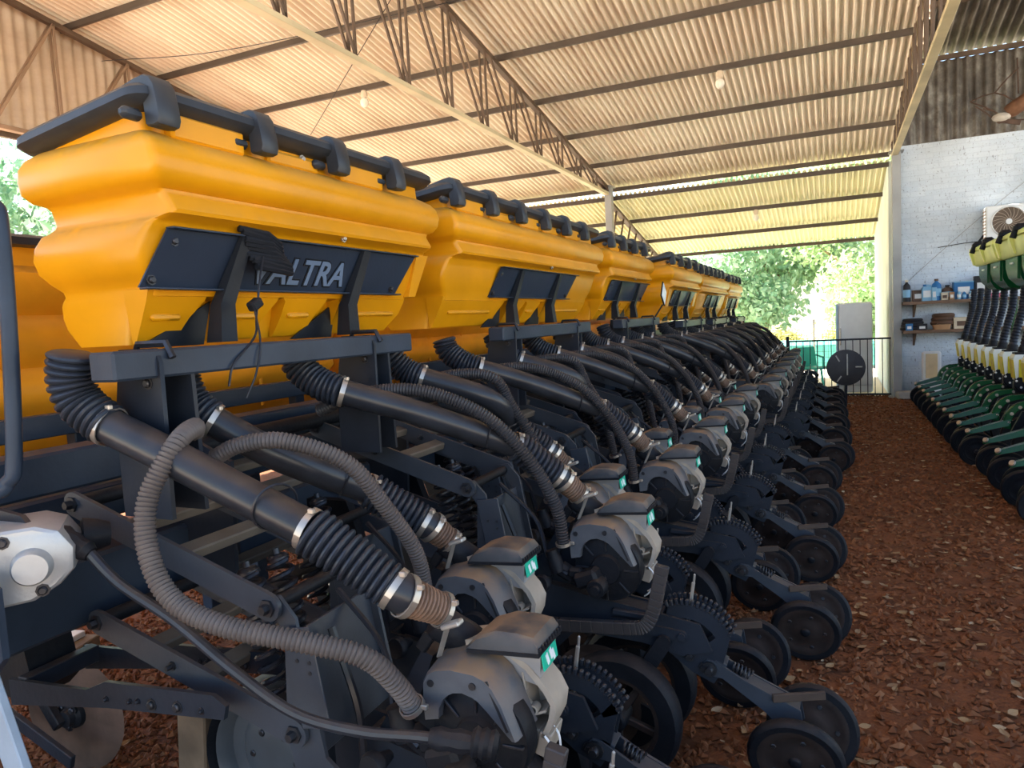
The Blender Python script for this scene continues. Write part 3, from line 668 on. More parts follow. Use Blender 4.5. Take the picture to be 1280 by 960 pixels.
def build_unit_meshes():
    ya, yb = -.20, .13
    # parallel arms (flat bars with round ends, bolts at both ends)
    def arm(a, b, w, y):
        mb = MB().slot(a, b, w, y - .006, y + .006); return mb
    U0, U1, L0, L1 = (-1.85, 1.225), (-1.185, 1.015), (-1.80, .90), (-1.135, .715)
    M['arms'] = []
    for a, b in ((U0, U1), (L0, L1)):
        for y in (ya, yb):
            d = V(b) - V(a); pts = [V(a), V(b), V(a) + d * .42]
            bl = MB()
            for p, r in zip(pts, (.011, .011, .006)): bl.lathe([(0, .022), (r, .022), (r * 1.15, .016), (r * 1.15, .006), (r * 2, .006), (r * 2, 0), (0, 0)], (p[0], y - .006, p[1]), (0, -1, 0), 6)
            M['arms'].append((arm(a, b, .034, y).mesh('parallel_arm', ARMS), [i.mesh('bolt', BOLT) for i in islands(bl)]))
    ct = MB()
    for p, r in ((U0, .021), (L0, .021), (U1, .017), (L1, .017)): ct.tube([(p[0], ya, p[1]), (p[0], yb, p[1])], r, 12)
    M['pivot_tube'] = [i.mesh('pivot_tube', DARK) for i in islands(ct)]
    mb = MB()
    for t in (.28, .55):
        for a, b in ((U0, U1), (L0, L1)): p = V(a).lerp(V(b), t); mb.box((p[0], (ya + yb) / 2, p[1]), (.05, yb - ya, .03), Matrix.Rotation(.3, 3, 'Y'), .004)
    BRC = mat('bare_brown_brace', (.12, .095, .07), .6, 0, .25, 8); M['arm_brace'] = [i.mesh('arm_brace', BRC) for i in islands(mb)]
    # head bracket (plates with holes)
    mb = MB(); P = [(-1.21, 1.035), (-1.165, 1.04), (-1.12, .99), (-1.06, .66), (-.98, .60), (-.98, .53), (-1.14, .53), (-1.17, .70), (-1.155, .95)]
    mb.prism(P, ya + .010, ya + .020); mb.prism(P, yb - .020, yb - .010); mb.box((-1.115, (ya + yb) / 2, .80), (.012, yb - ya - .03, .30), Matrix.Rotation(-.17, 3, 'Y'), .002)
    M['head_bracket'] = [i.mesh('head_bracket', ARMS) for i in islands(mb)]
    mb = MB(); mb.box((-1.085, ya - .006, .86), (.085, .006, .24), Matrix.Rotation(-.17, 3, 'Y'), .002)
    M['side_plate'] = mb.mesh('side_plate', ARMS)
    mb = MB()
    for dx, dz in ((-.02, .07), (.015, .07), (.015, .045)): mb.lathe([(0, 0), (.005, 0), (.005, .002), (0, .002)], (-1.085 + dx, ya - .009, .83 + dz), (0, -1, 0), 8)
    M['plate_hole'] = [i.mesh('plate_hole', BOLT) for i in islands(mb)]
    # down force spring
    M['spring'] = [MB().coil((-1.375, y, 1.03), (-1.30, y, .70), .032, .0075, 10).mesh('down_spring', SPR) for y in (-.07, .04)]
    M['springcap'] = [MB().lathe([(0, .025), (.009, .025), (.010, .010), (.022, .008), (.03, 0), (.03, -.01), (0, -.01)], (-1.377, y, 1.04), (-.2, 0, 1), 14).mesh('spring_cap', BOLT) for y in (-.07, .04)]
    # shank frame
    mb = MB()
    for y in (-.045, .045): mb.prism([(-1.15, .66), (-1.0, .64), (-.80, .60), (-.52, .56), (-.40, .54), (-.36, .45), (-.46, .42), (-.60, .45), (-.85, .46), (-.95, .36), (-1.08, .40), (-1.15, .50)], y - .006, y + .006)
    mb.box((-.78, 0, .58), (.5, .09, .02), Matrix.Rotation(.14, 3, 'Y'), .003); mb.box((-1.05, 0, .54), (.02, .1, .2), None, .003); mb.box((-.5, 0, .5), (.02, .09, .1), None, .003)
    M['frame'] = mb.mesh('frame', STEEL)
    # bent guard rail, channel
    mb = MB()
    P = spline([(-1.02, -.12, .50), (-.80, -.12, .515), (-.62, -.12, .53), (-.565, -.12, .55), (-.535, -.12, .62), (-.505, -.12, .76)], 5)
    for i in range(len(P) - 1): mb.bar(P[i], P[i + 1] + (P[i + 1] - P[i]) * .05, .028, .045, .003)
    M['guard_rail'] = mb.mesh('guard_rail', mat('brown_channel', (.045, .038, .036), .5, 0, .2, 9))
    # ------------- meter
    c = (-.72, .75)
    out = [(-.835, .755), (-.838, .79), (-.835, .845), (-.822, .868), (-.80, .880), (-.76, .888), (-.70, .885), (-.675, .876), (-.655, .858), (-.635, .825), (-.615, .775), (-.603, .745)]
    inn = [(-.80, .760), (-.797, .785), (-.785, .808), (-.772, .82), (-.758, .828), (-.735, .832), (-.71, .826), (-.695, .818), (-.675, .80), (-.655, .78), (-.632, .757), (-.617, .742)]
    k = MB()
    R = []
    for o, i in zip(out, inn):
        g = lambda p, s: (c[0] + (p[0] - c[0]) * s, c[1] + (p[1] - c[1]) * s)
        o1, o2 = g(o, .97), g(o, 1.07); R.append([(i[0], -.105, i[1]), (o1[0], -.110, o1[1]), (o[0], -.102, o[1]), (o2[0], -.01, o2[1]), (g(i, .95)[0], -.01, g(i, .95)[1])])
    k.rings(R, True)
    M['cover'] = k.mesh('meter_cover', COVER, 24)
    hb = MB()
    for px, pz in ((-.812, .845), (-.705, .855)): hb.lathe([(0, 0), (.0085, 0), (.0085, .003), (0, .003)], (px, -.109, pz), (0, -1, 0), 12)
    hb.prism([(-.675, .870), (-.668, .872), (-.622, .765), (-.628, .762)], -.109, -.106)
    M['coverhole'] = [i.mesh('screw_hole', BOLT) for i in islands(hb)]
    # vacuum disc inside the arch
    M['disc'] = MB().lathe([(0, .055), (.05, .055), (.055, .04), (.10, .035), (.108, .03), (.118, .03), (.122, .02), (.122, -.02), (0, -.02)], (-.71, -.05, .72), (0, -1, 0), 36).mesh('vacuum_housing', DARK)
    mb = MB()
    for q in range(8):
        a = q * PI / 4; mb.box((-.71 + .088 * math.cos(a), -.088, .72 + .088 * math.sin(a)), (.05, .01, .006), Matrix.Rotation(-a, 3, 'Y'), .001)
    mb.lathe([(0, .075), (.012, .075), (.016, .06), (.016, 0)][::-1], (-.72, -.09, .69), (0, -1, 0), 10)
    M['discrib'] = [i.mesh('housing_rib', BOLT) for i in islands(mb)]
    mb = MB(); mb.box((-.765, -.135, .70), (.09, .07, .055), Matrix.Rotation(-.35, 3, 'Y'), .012); mb.lathe([(0, .05), (.03, .05), (.034, .04), (.034, 0)][::-1], (-.725, -.13, .675), (0, -1, 0), 14)
    mb.lathe([(.008, .062), (.016, .062), (.018, .05)], (-.725, -.13, .675), (0, -1, 0), 12); mb.box((-.81, -.13, .712), (.05, .035, .035), None, .008)
    M['motor'] = mb.mesh('drive_motor', DARK)
    # beige rear housing
    o2 = [(-.845, .80), (-.83, .87), (-.79, .905), (-.73, .918), (-.67, .908), (-.61, .87), (-.565, .82), (-.548, .785), (-.555, .745), (-.57, .715), (-.58, .70)]
    i2 = [(-.835, .80), (-.82, .86), (-.785, .893), (-.73, .905), (-.675, .895), (-.62, .858), (-.578, .812), (-.562, .783), (-.568, .75), (-.580, .722), (-.59, .705)]
    mb = MB().arch(o2, i2, -.01, .075)
    mb.prism([(-.84, .79)] + i2[1:] + [(-.62, .71), (-.66, .69)], .06, .07)
    for p in ((-.632, .80), (-.605, .765)): mb.lathe2([(.008, -.012), (.012, -.012), (.012, .012), (.008, .012)], (p[0], .0, p[1]), (0, 1, 0), 12)
    mb.bar((-.626, 0, .792), (-.611, 0, .773), .01, .006, .001); mb.bar((-.64, .03, .735), (-.575, .03, .765), .07, .006, .001); mb.bar((-.63, .03, .85), (-.615, .03, .72), .07, .006, .001)
    M['rear_housing'] = mb.mesh('rear_housing', BEIGE, 40)
    mb = MB().box((-.585, .03, .685), (.03, .08, .06), Matrix.Rotation(.25, 3, 'Y'), .003); mb.box((-.607, .03, .705), (.03, .07, .025), None, .003)
    M['outlet'] = mb.mesh('outlet_box', BEIGE)
    mb = MB()
    for q in (-.02, .03): mb.tube(spline([(-.575, q, .715), (-.558, q - .005, .695), (-.56, q, .65), (-.58, q, .62), (-.60, q + .02, .60)]), .0028, 5)
    M['wire'] = [i.mesh('sensor_wire', WHITE) for i in islands(mb)]
    mb = MB(); mb.rings([[(-.715, .0, .845), (-.588, -.0, .82), (-.588, .075, .82), (-.715, .075, .845)], [(-.735, -.02, .915), (-.575, -.02, .92), (-.575, .085, .92), (-.735, .085, .915)]], True)
    M['seed_box'] = mb.mesh('seed_box', mat('pale_grey_plastic', (.28, .27, .26), .45, 0, .1, 14, 0, 40, (.4, .28, .18), .4))
    M['label'] = MB().box((-.5745, .03, .888), (.004, .085, .05), Matrix.Rotation(-.13, 3, 'Y'), .001).mesh('green_label', GREENL)
    mb = MB()
    for (dy, dz_) in ((-.018, .0), (.004, .004), (.018, -.004)): mb.box((-.5715, .03 + dy, .883 + dz_), (.002, .012, .026), Matrix.Rotation(-.13, 3, 'Y') @ Matrix.Rotation(.3, 3, 'X'))
    mb.box((-.573, .03, .867), (.002, .07, .008), Matrix.Rotation(-.13, 3, 'Y'))
    M['mark'] = [i.mesh('label_mark', WHITE) for i in islands(mb)]
    mb = MB(); R = []
    for x, zt, zb in ((-.768, .934, .926), (-.76, .944, .926), (-.735, .966, .930), (-.68, .984, .936), (-.62, .985, .938), (-.575, .980, .940), (-.562, .966, .940), (-.560, .950, .938)):
        R.append([(x, -.062, zb), (x, -.061, zt - .008), (x, -.054, zt - .001), (x, -.02, zt), (x, .07, zt), (x, .09, zt - .004), (x, .1, zt - .018), (x, .1, zb)])
    LS = lambda x, y, z: (-.655 + (x + .66) * .88, .02 + (y - .02) * .86, z - .024)
    mb.rings([[LS(*p) for p in r] for r in R], True); M['lid'] = mb.mesh('box_lid', LIDG, 40)
    mb = MB(); mb.rings([[(-.762, -.0655, .926), (-.558, -.0655, .938), (-.558, .105, .938), (-.762, .105, .926)], [(-.762, -.0655, .934), (-.558, -.0655, .947), (-.558, .105, .947), (-.762, .105, .934)]], True)
    for i in range(9): mb.box((-.5575, -.055 + i * .018, .952), (.008, .009, .012), None, .002)
    mb.v = [LS(*p) for p in mb.v]; M['lidrim'] = mb.mesh('lid_rim', DARK)
    mb = MB(); mb.bar((-.815, -.06, .885), (-.770, -.09, .975), .014, .004, .001); mb.box((-.755, -.095, .985), (.05, .028, .012), Matrix.Rotation(-.35, 3, 'Y'), .003)
    M['latch'] = mb.mesh('latch_lever', LEVER)
    mb = MB(); mb.lathe([(0, .075), (.036, .075), (.042, .06), (.042, -.02), (.038, -.05), (0, -.05)], (-.80, .02, .905), (-.62, -.45, .6), 16); mb.box((-.80, .02, .85), (.08, .07, .06), Matrix.Rotation(.6, 3, 'Y'), .01); mb.box((-.875, -.02, .895), (.03, .02, .05), Matrix.Rotation(.6, 3, 'Y'), .004)
    M['inlet'] = mb.mesh('seed_inlet', DARK)
    mb = MB(); mb.lathe([(0, .06), (.024, .06), (.024, .04), (.027, .03), (.027, -.02), (0, -.02)], (-.885, -.12, .725), (-.3, 0, .95), 14); mb.box((-.85, -.105, .70), (.08, .05, .05), Matrix.Rotation(.5, 3, 'Y'), .012)
    M['vac_port'] = mb.mesh('vacuum_port', DARK)
    # ------------- ground engaging
    M['gauge'] = []
    for y, tl in ((-.15, -.05), (.13, .05)):
        ty, rm, hb = wheel((-.67, y, .222), (0, 1, tl), .222, .09, .15, 5); M['gauge'].append((ty.mesh('gauge_wheel', TYRE, 40), rm.mesh('rim', RIM), hb.mesh('hub', DARK)))
    M['opener'] = []
    for y, tl in ((-.035, .06), (.035, -.06)): M['opener'].append(MB().lathe([(0, .006), (.05, .006), (.052, .003), (.17, .003), (.185, 0), (.17, -.003), (.052, -.003), (.05, -.006), (0, -.006)], (-.80, y, .19), (tl, 1, 0), 36).mesh('opener_disc', RUST))
    mb = MB()
    for y in (-.075, .075): mb.slot((-.52, .47), (-.67, .225), .026, y - .008, y + .008)
    M['gauge_arm'] = [i.mesh('gauge_arm', DARK) for i in islands(mb)]
    # depth quadrant with peg teeth
    mb = MB(); O = (-.45, .435)
    arc = lambda r, a: (O[0] + r * math.cos(math.radians(a)), O[1] + r * math.sin(math.radians(a)))
    oa = [arc(.165, a) for a in range(112, 20, -8)]; ia = [arc(.115, a) for a in range(112, 20, -8)]
    for y in (-.03, .03):
        R = [[(o[0], y - .005, o[1]), (o[0], y + .005, o[1]), (i[0], y + .005, i[1]), (i[0], y - .005, i[1])] for o, i in zip(oa, ia)]; mb.rings(R, True)
        mb.prism([arc(.165, 36), arc(.165, 26), (-.335, .37), (-.36, .33), (-.43, .36), (-.51, .42), (-.49, .455), (-.40, .45), arc(.112, 30)], y - .005, y + .005)
        for a in range(112, 26, -6): p = arc(.172, a); mb.box((p[0], y, p[1]), (.012, .018, .022), Matrix.Rotation(math.radians(90 - a), 3, 'Y'), .003)
        mb.prism([arc(.16, 112), arc(.12, 112), (-.53, .42), (-.55, .44)], y - .005, y + .005)
    for p in (arc(.14, 40), (-.40, .38)): mb.tube([(p[0], -.03, p[1]), (p[0], .03, p[1])], .01, 8)
    M['quadrant'] = mb.mesh('depth_quadrant', STEEL)
    mb = MB()
    for p in ((-.47, .50), (-.39, .385), (-.44, .42)): mb.lathe([(0, .02), (.010, .02), (.012, .016), (.012, .008), (.02, .008), (.02, 0), (0, 0)], (p[0], -.036, p[1]), (0, -1, 0), 6)
    M['quadbolt'] = [i.mesh('bolt', BOLT) for i in islands(mb)]
    M['depth_lever'] = MB().bar((-.46, 0, .44), (-.425, 0, .67), .01, .012, .003).bar((-.425, 0, .66), (-.42, .0, .70), .008, .008, .003).mesh('depth_lever', LEVER)
    M['link'] = MB().slot((-.70, .515), (-.46, .495), .018, -.062, -.05).tube([(-.46, -.07, .495), (-.46, .05, .495)], .013, 8).box((-.64, -.058, .555), (.12, .03, .02), Matrix.Rotation(.05, 3, 'Y'), .003).mesh('depth_link', STEEL)
    # closing arm and wheels
    mb = MB(); P0, P1 = (-.375, .385), (-.10, .255)
    for y in (-.035, .035): mb.prism([(-.405, .39), (-.38, .415), (-.35, .41), (-.26, .36), (-.085, .285), (-.075, .22), (-.13, .20), (-.20, .265), (-.33, .355), (-.395, .36)], y - .005, y + .005)
    mb.box((-.18, 0, .318), (.20, .07, .008), Matrix.Rotation(.41, 3, 'Y'), .001); mb.box((-.335, 0, .405), (.04, .07, .008), Matrix.Rotation(.41, 3, 'Y'), .001)
    M['closing_arm'] = mb.mesh('closing_arm', ARMS)
    M['armbolt'] = MB().lathe([(0, .028), (.012, .028), (.015, .02), (.015, .01), (.026, .01), (.026, 0), (0, 0)], (-.372, -.04, .385), (0, -1, 0), 10).mesh('arm_bolt', BOLT)
    M['armspring'] = MB().coil((-.30, .0, .385), (-.24, 0, .36), .016, .004, 5).mesh('arm_spring', BOLT)
    M['closing'] = []
    for y, tl, x in ((-.10, .22, -.10), (.10, -.22, -.055)):
        ty, rm, hb = wheel((x, y, .152), (0, 1, tl), .150, .042, .118); M['closing'].append((ty.mesh('closing_wheel', TYRE, 40), rm.mesh('rim', RIM), hb.mesh('hub', DARK), wheel_bolts((x, y, .152), (0, 1, tl), .042, .118)))
    M['scraper'] = MB().box((-.09, -.02, .322), (.17, .012, .028), Matrix.Rotation(-.05, 3, 'Y') @ Matrix.Rotation(.35, 3, 'Z'), .002).mesh('scraper_bar', BROWNROD)
    M['press'] = MB().lathe([(0, .01), (.04, .012), (.06, .006), (.085, .006), (.09, 0), (.085, -.006), (.04, -.012), (0, -.01)], (-.64, .0, .11), (.05, 1, 0), 30).mesh('firming_wheel', DARK)
    M['chain'] = MB().tube(spline([(-1.1, -.09, .93), (-1.03, -.10, .75), (-1.02, -.1, .60), (-1.0, -.1, .55)]), .010, 6).tube(spline([(-1.16, .02, .98), (-1.0, -.02, .86), (-.92, -.1, .74), (-.84, -.13, .70)]), .008, 6).mesh('cable', SPR)
    M['chain'] = MB().tube(spline([(-1.1, -.09, .93), (-1.03, -.10, .75), (-1.02, -.1, .60), (-1.0, -.1, .55)]), .010, 6).tube(spline([(-1.16, .02, .98), (-1.0, -.02, .86), (-.92, -.1, .74), (-.84, -.13, .70)]), .008, 6); M['chain'] = [i.mesh('cable', SPR) for i in islands(M['chain'])]
    M['knob'] = MB().lathe([(0, .03), (.028, .03), (.032, .024), (.032, .008), (.022, 0), (.012, -.04), (0, -.04)], (-.905, -.2, .69), (-.1, -1, .1), 16).mesh('adjuster_knob', DARK)
    mb = MB(); mb.prism([(-1.02, .70), (-.86, .80), (-.80, .74), (-.84, .60), (-1.0, .55)], .02, .03); mb.prism([(-1.05, .62), (-.9, .86), (-.87, .85), (-.98, .58)], .0, .06)
    M['meter_bracket'] = [i.mesh('meter_bracket', STEEL) for i in islands(mb)]
build_unit_meshes()
def seed_hose(t, elbow, pipe, bell, r=.043, collar=True):
    """elbow pts -> smooth pipe pts -> bellows pts -> brown boot; every piece a sub-part of delivery_pipe"""
    p = part('delivery_pipe', MB().tube(spline(pipe), r, 18), PIPE, t)
    part('elbow_bellows', MB().ribbed(elbow, r + .012, .017, .010, 18), RUB, p)
    a, b, c = [V(q) for q in bell]; d1 = b - a; d2 = c - b
    part('bellows', MB().ribbed([a, a + d1 * .86], r + .016, .0185, .013, 20, r + .010), RUB, p)
    part('collar', MB().tube([a + d1 * .84, a + d1 * .9, b + d2.normalized() * .02], [r + .002, r + .004, r + .002], 18), PIPE, p)
    part('boot', MB().ribbed([b, c], r + .004, .011, .008, 18, r - .006), BOOT, p)
    sp_ = spline(pipe); q_ = sp_[int(len(sp_) * .86)]; d_ = (sp_[-1] - sp_[-4]).normalized()
    part('tie_loop', MB().lathe2([(r + .012 + .003 * math.cos(a), .003 * math.sin(a)) for a in (0, 1.57, 3.14, 4.71)], q_ + V((0, 0, .012)), d_ + V((0, -.5, .2)), 20), SPR, p)
    ds = V(pipe[1]) - V(pipe[0]); de = V(pipe[-1]) - V(pipe[-2])
    part('clamp', clamp_ring(V(pipe[0]) + ds.normalized() * .004, ds, r + .004), CLAMP, p); part('clamp', clamp_ring(V(pipe[-1]) - de.normalized() * .004, de, r + .004), CLAMP, p)
    part('clamp', clamp_ring(a + d1 * .9, d1, r + .004), CLAMP, p); part('clamp', clamp_ring(b + d2.normalized() * .006, d2, r + .004), CLAMP, p)
    part('clamp', clamp_ring(c, d2, r - .004, .012), CLAMP, p)
    return p
def vac_hose(t, pts, r=.0235, name='vacuum_hose', m=HOSE2):
    h = part(name, MB().ribbed(pts, r, .0105, .0045, 12, None, 3), m, t)
    d = V(pts[-1]) - V(pts[-2]); part('clamp', clamp_ring(V(pts[-1]) - d.normalized() * .01, d, r + .002, .012), CLAMP, h); return h
def base_unit(label):
    t = thing('row_unit', label, 'row unit', (0, 0, 0), 0, 'planter row units')
    for a, b in M['arms']: q = part('parallel_arm', a, None, t); parts('bolt', b, None, q)
    for n in ('pivot_tube', 'arm_brace', 'frame', 'guard_rail', 'gauge_arm', 'depth_lever', 'depth_link', 'scraper_bar', 'firming_wheel', 'cable', 'adjuster_knob', 'meter_bracket', 'outlet_box', 'sensor_wire', 'latch_lever', 'seed_inlet', 'vacuum_port', 'drive_motor'):
        key = {'depth_link': 'link', 'scraper_bar': 'scraper', 'firming_wheel': 'press', 'cable': 'chain', 'adjuster_knob': 'knob', 'outlet_box': 'outlet', 'sensor_wire': 'wire', 'latch_lever': 'latch', 'seed_inlet': 'inlet', 'vacuum_port': 'vac_port', 'drive_motor': 'motor'}.get(n, n)
        (parts if isinstance(M[key], list) else part)(n, M[key], None, t)
    parts('head_bracket', M['head_bracket'], None, t); q2 = part('side_plate', M['side_plate'], None, t); parts('plate_hole', M['plate_hole'], None, q2)
    for s, c in zip(M['spring'], M['springcap']): q = part('down_spring', s, None, t); part('spring_cap', c, None, q)
    q = part('meter_cover', M['cover'], None, t); parts('screw_hole', M['coverhole'], None, q)
    q = part('vacuum_housing', M['disc'], None, t); parts('housing_rib', M['discrib'], None, q)
    part('rear_housing', M['rear_housing'], None, t)
    q = part('seed_box', M['seed_box'], None, t); part('green_label', M['label'], None, q, 'green sticker with white marks'); parts('label_mark', M['mark'], None, q)
    q = part('box_lid', M['lid'], None, t); part('lid_rim', M['lidrim'], None, q)
    for ty, rm, hb in M['gauge']: q = part('gauge_wheel', ty, None, t); part('rim', rm, None, q); part('hub', hb, None, q)
    for d in M['opener']: part('opener_disc', d, None, t)
    q = part('depth_quadrant', M['quadrant'], None, t); parts('bolt', M['quadbolt'], None, q)
    q = part('closing_arm', M['closing_arm'], None, t); part('arm_bolt', M['armbolt'], None, q); part('arm_spring', M['armspring'], None, q)
    for ty, rm, hb, wb in M['closing']: q = part('closing_wheel', ty, None, t); part('rim', rm, None, q); part('hub', hb, None, q); parts('rim_bolt', wb, None, q)
    return t
def unit_label(i, inner):
    if inner: return ('nearest row unit set back from the aisle, its hose arching over the second pipe' if i == 0 else ORD[i] + ' row unit set back from the aisle, counted from the near end')
    if i == 0: return 'nearest row unit, with a hose looping down from its long black pipe'
    if i == 1: return 'second aisle side row unit, its green label and big spoked wheel in full view'
    return ORD[i] + ' row unit on the aisle side, counted from the near end'
IN = -.24
YU = lambda k: 1.43 + k
# nearest aisle unit
u = base_unit(unit_label(0, False)); u.location = (-.03, YU(0), -.05)
y0 = YU(0)
def L(x, y, z, dz=.05): return (x + .03, y - y0, z + dz)
seed_hose(u, [L(-1.66, 1.12, 1.585), L(-1.675, 1.12, 1.52), L(-1.66, 1.13, 1.46), L(-1.60, 1.15, 1.405)], [L(-1.60, 1.15, 1.405), L(-1.40, 1.18, 1.315), L(-1.085, 1.24, 1.158)], [L(-1.085, 1.24, 1.158), L(-.885, 1.30, 1.005), L(-.835, 1.38, .945)])
vac_hose(u, [L(-1.52, 1.33, 1.36), L(-1.44, 1.26, 1.385), L(-1.40, 1.17, 1.36), L(-1.42, 1.10, 1.25), L(-1.40, 1.07, 1.14), L(-1.33, 1.06, 1.04), L(-1.21, 1.08, .985), L(-1.05, 1.14, .945), L(-.93, 1.2, .90), L(-.885, 1.25, .82), L(-.87, 1.29, .745)], .0245, m=HOSE)
# flexible drive shaft from the gearbox to the first meter
solo('drive_shaft', MB().tube(spline([(-1.60, 1.06, 1.13), (-1.52, 1.08, 1.045), (-1.375, 1.1, .965), (-1.21, 1.11, .865), (-1.07, 1.13, .785), (-.93, 1.16, .755), (-.80, 1.2, .745), (-.70, 1.24, .73)]), .0125, 10), PIPE, 'black flexible drive shaft drooping from the aluminium gearbox to the nearest meter', 'drive shaft')
ds = bpy.data.objects['drive_shaft']
for P_, r_ in (([(-1.66, 1.04, 1.17), (-1.585, 1.063, 1.115)], .026), ([(-.78, 1.205, .745), (-.66, 1.25, .725)], .026), ([(-.70, 1.24, .732), (-.645, 1.256, .722)], .034)): part('coupling', MB().tube(resample([V(P_[0]), V(P_[1])], 6), [r_ * .7, r_, r_ * .85, r_, r_ * .85, r_, r_ * .7], 10), DARK, ds)
# second aisle unit = prototype for the row
def std_hoses(t, sx):
    s = sx
    seed_hose(t, [(-1.60 + s, -.58, 1.545), (-1.585 + s, -.575, 1.49), (-1.52 + s, -.56, 1.435), (-1.45 + s, -.54, 1.405)], [(-1.45 + s, -.54, 1.405), (-1.25, -.40, 1.315), (-1.0, -.16, 1.165)], [(-1.0, -.16, 1.165), (-.87, -.065, 1.03), (-.825, -.015, .965)])
    vac_hose(t, [(-1.62 + s, -.46, 1.33), (-1.45 + s, -.42, 1.385), (-1.25, -.36, 1.385), (-1.06, -.28, 1.29), (-.94, -.20, 1.13), (-.87, -.14, .95), (-.855, -.115, .80)], .0235)
std = base_unit(unit_label(1, False)); std_hoses(std, 0)
def inner_hoses(t, first):
    s = -IN
    if first:
        seed_hose(t, [(-1.60 + s, -.50, 1.545), (-1.595 + s, -.50, 1.50), (-1.57 + s, -.49, 1.44), (-1.53 + s, -.47, 1.40)], [(-1.53 + s, -.47, 1.40), (-1.40 + s, -.36, 1.28), (-1.03, -.13, 1.135)], [(-1.03, -.13, 1.135), (-.87, -.05, 1.01), (-.83, -.01, .955)])
        vac_hose(t, [(-1.50 + s, -.50, 1.30), (-1.42 + s, -.48, 1.335), (-1.30 + s, -.44, 1.34), (-1.17 + s, -.36, 1.27), (-.88, -.27, 1.13), (-.845, -.18, .97), (-.855, -.12, .80)], .0235, m=HOSE)
    else:
        seed_hose(t, [(-1.62 + s, -.52, 1.545), (-1.60 + s, -.52, 1.49), (-1.55 + s, -.49, 1.43), (-1.49 + s, -.47, 1.40)], [(-1.49 + s, -.47, 1.40), (-1.25 + s, -.36, 1.30), (-1.0, -.14, 1.155)], [(-1.0, -.14, 1.155), (-.865, -.055, 1.025), (-.825, -.015, .965)])
        vac_hose(t, [(-1.62 + s, -.40, 1.33), (-1.45 + s, -.36, 1.395), (-1.25 + s, -.32, 1.385), (-.96, -.24, 1.25), (-.89, -.18, 1.08), (-.855, -.12, .82)], .0235)
in0 = base_unit(unit_label(0, True)); inner_hoses(in0, True); in0.location = (IN - .025, YU(0) + .46, -.02)
inn = base_unit(unit_label(1, True)); inner_hoses(inn, False)
def shift(k): return -.025 if k < 6 else .10
NA = 12
for k in range(1, NA):
    o = std if k == 1 else copy_tree(std)
    o.location = (shift(k), YU(k) + (.06 if k > 5 else 0), 0 if k < 6 else -.02); o['label'] = unit_label(k, False)
for k in range(1, NA):
    o = inn if k == 1 else copy_tree(inn)
    o.location = (IN + shift(k), YU(k) + .5, 0 if k < 6 else -.02); o['label'] = unit_label(k, True)

# ================================================================== NEAR-END FITTINGS
t = thing('gearbox', 'cast aluminium gearbox with a round cap at the near end of the toolbar', 'gearbox', (-1.73, 1.0, 1.115), math.radians(50))
P = []
for x, z in ((-.16, .12), (.05, .125), (.10, .10), (.13, .04), (.125, -.03), (.09, -.075), (.03, -.115), (-.16, -.13)): P.append((x * .88, z * .72))
def inset(P, k): return [(x * k - .02 * (1 - k), z * k) for x, z in P]
part('housing', MB().rings([[(x, y, z) for x, z in inset(P, s)] for s, y in ((.90, -.095), (.97, -.09), (1.0, -.08), (1.0, .07), (.96, .085))], True), ALU, t, sharp=30)
part('round_cap', MB().lathe([(0, .03), (.034, .03), (.038, .025), (.042, 0)][::-1], (.03, -.093, .0), (0, -1, 0), 28), ALU, t)
parts('bolt', bolts_mesh([(-.02, -.097, .062), (.045, -.097, -.058), (-.11, -.097, .062)], .010, (0, -1, 0)), BOLT, t)
part('output_hub', MB().lathe([(0, .06), (.03, .06), (.04, .03), (.045, 0)][::-1], (.115, .04, .02), (1, .2, -.1), 16), DARK, t)
t = thing('handrail', 'dark steel handrail tube standing upright at the near end', 'handrail', (0, 0, 0))
part('tube', MB().tube(spline([(-2.10, 1.03, 1.96), (-1.86, 1.05, 1.97), (-1.78, 1.05, 1.94), (-1.76, 1.05, 1.88), (-1.76, 1.04, 1.60), (-1.76, 1.02, 1.34), (-1.775, 1.01, 1.29), (-1.82, 1.0, 1.265), (-2.1, 1.0, 1.26)], 10), .0175, 12), STEELB, t)
part('foot_bracket', MB().prism([(-1.88, 1.24), (-1.70, 1.22), (-1.63, 1.16), (-1.63, 1.10), (-1.9, 1.08)], .985, .997), STEEL, t)
# opener fork in front of the toolbar: two side plates, cross strut, discs
t = thing('coulter_fork', 'dark fork of two long parallel plates in front of the brown coulter disc', 'coulter fork', (0, 0, 0))
for y, off in ((1.16, 0), (1.38, .0)):
    q = part('side_plate', MB().prism([(-2.13, .675), (-1.80, .70), (-1.72, .735), (-1.34, .765), (-1.30, .745), (-1.31, .71), (-1.72, .665), (-2.13, .60)], y - .006, y + .006), STEEL, t)
    parts('bolt', bolts_mesh([(-1.55, y - .008, .705), (-1.46, y - .008, .715)], .011, (0, -1, 0)), BOLT, q)
    parts('plate_hole', bolts_mesh([(-1.72, y - .008, .69), (-1.60, y - .008, .705), (-1.63, y - .008, .70), (-1.38, y - .008, .72)], .006, (0, -1, 0)), SPR, q)
part('cross_strut', MB().bar((-2.08, 1.16, .66), (-2.08, 1.38, .66), .04, .05), STEEL, t)
part('end_bracket', MB().prism([(-2.3, .80), (-2.14, .80), (-2.10, .62), (-2.16, .57), (-2.3, .60)], 1.2, 1.34), DARK, t)
t = thing('coulter_disc', 'brown steel coulter disc hanging below the fork at the near end', 'coulter disc', (-2.60, 1.62, .235))
part('blade', MB().lathe([(0, .004), (.21, .003), (.225, 0), (.21, -.003), (0, -.004)], (0, 0, 0), (-.15, 1, 0), 44), RUST, t)
part('hub', MB().lathe([(0, .05), (.03, .05), (.035, .03), (.05, .02), (.055, 0), (0, 0)], (0, 0, 0), (.15, -1, 0), 16), DARK, t)
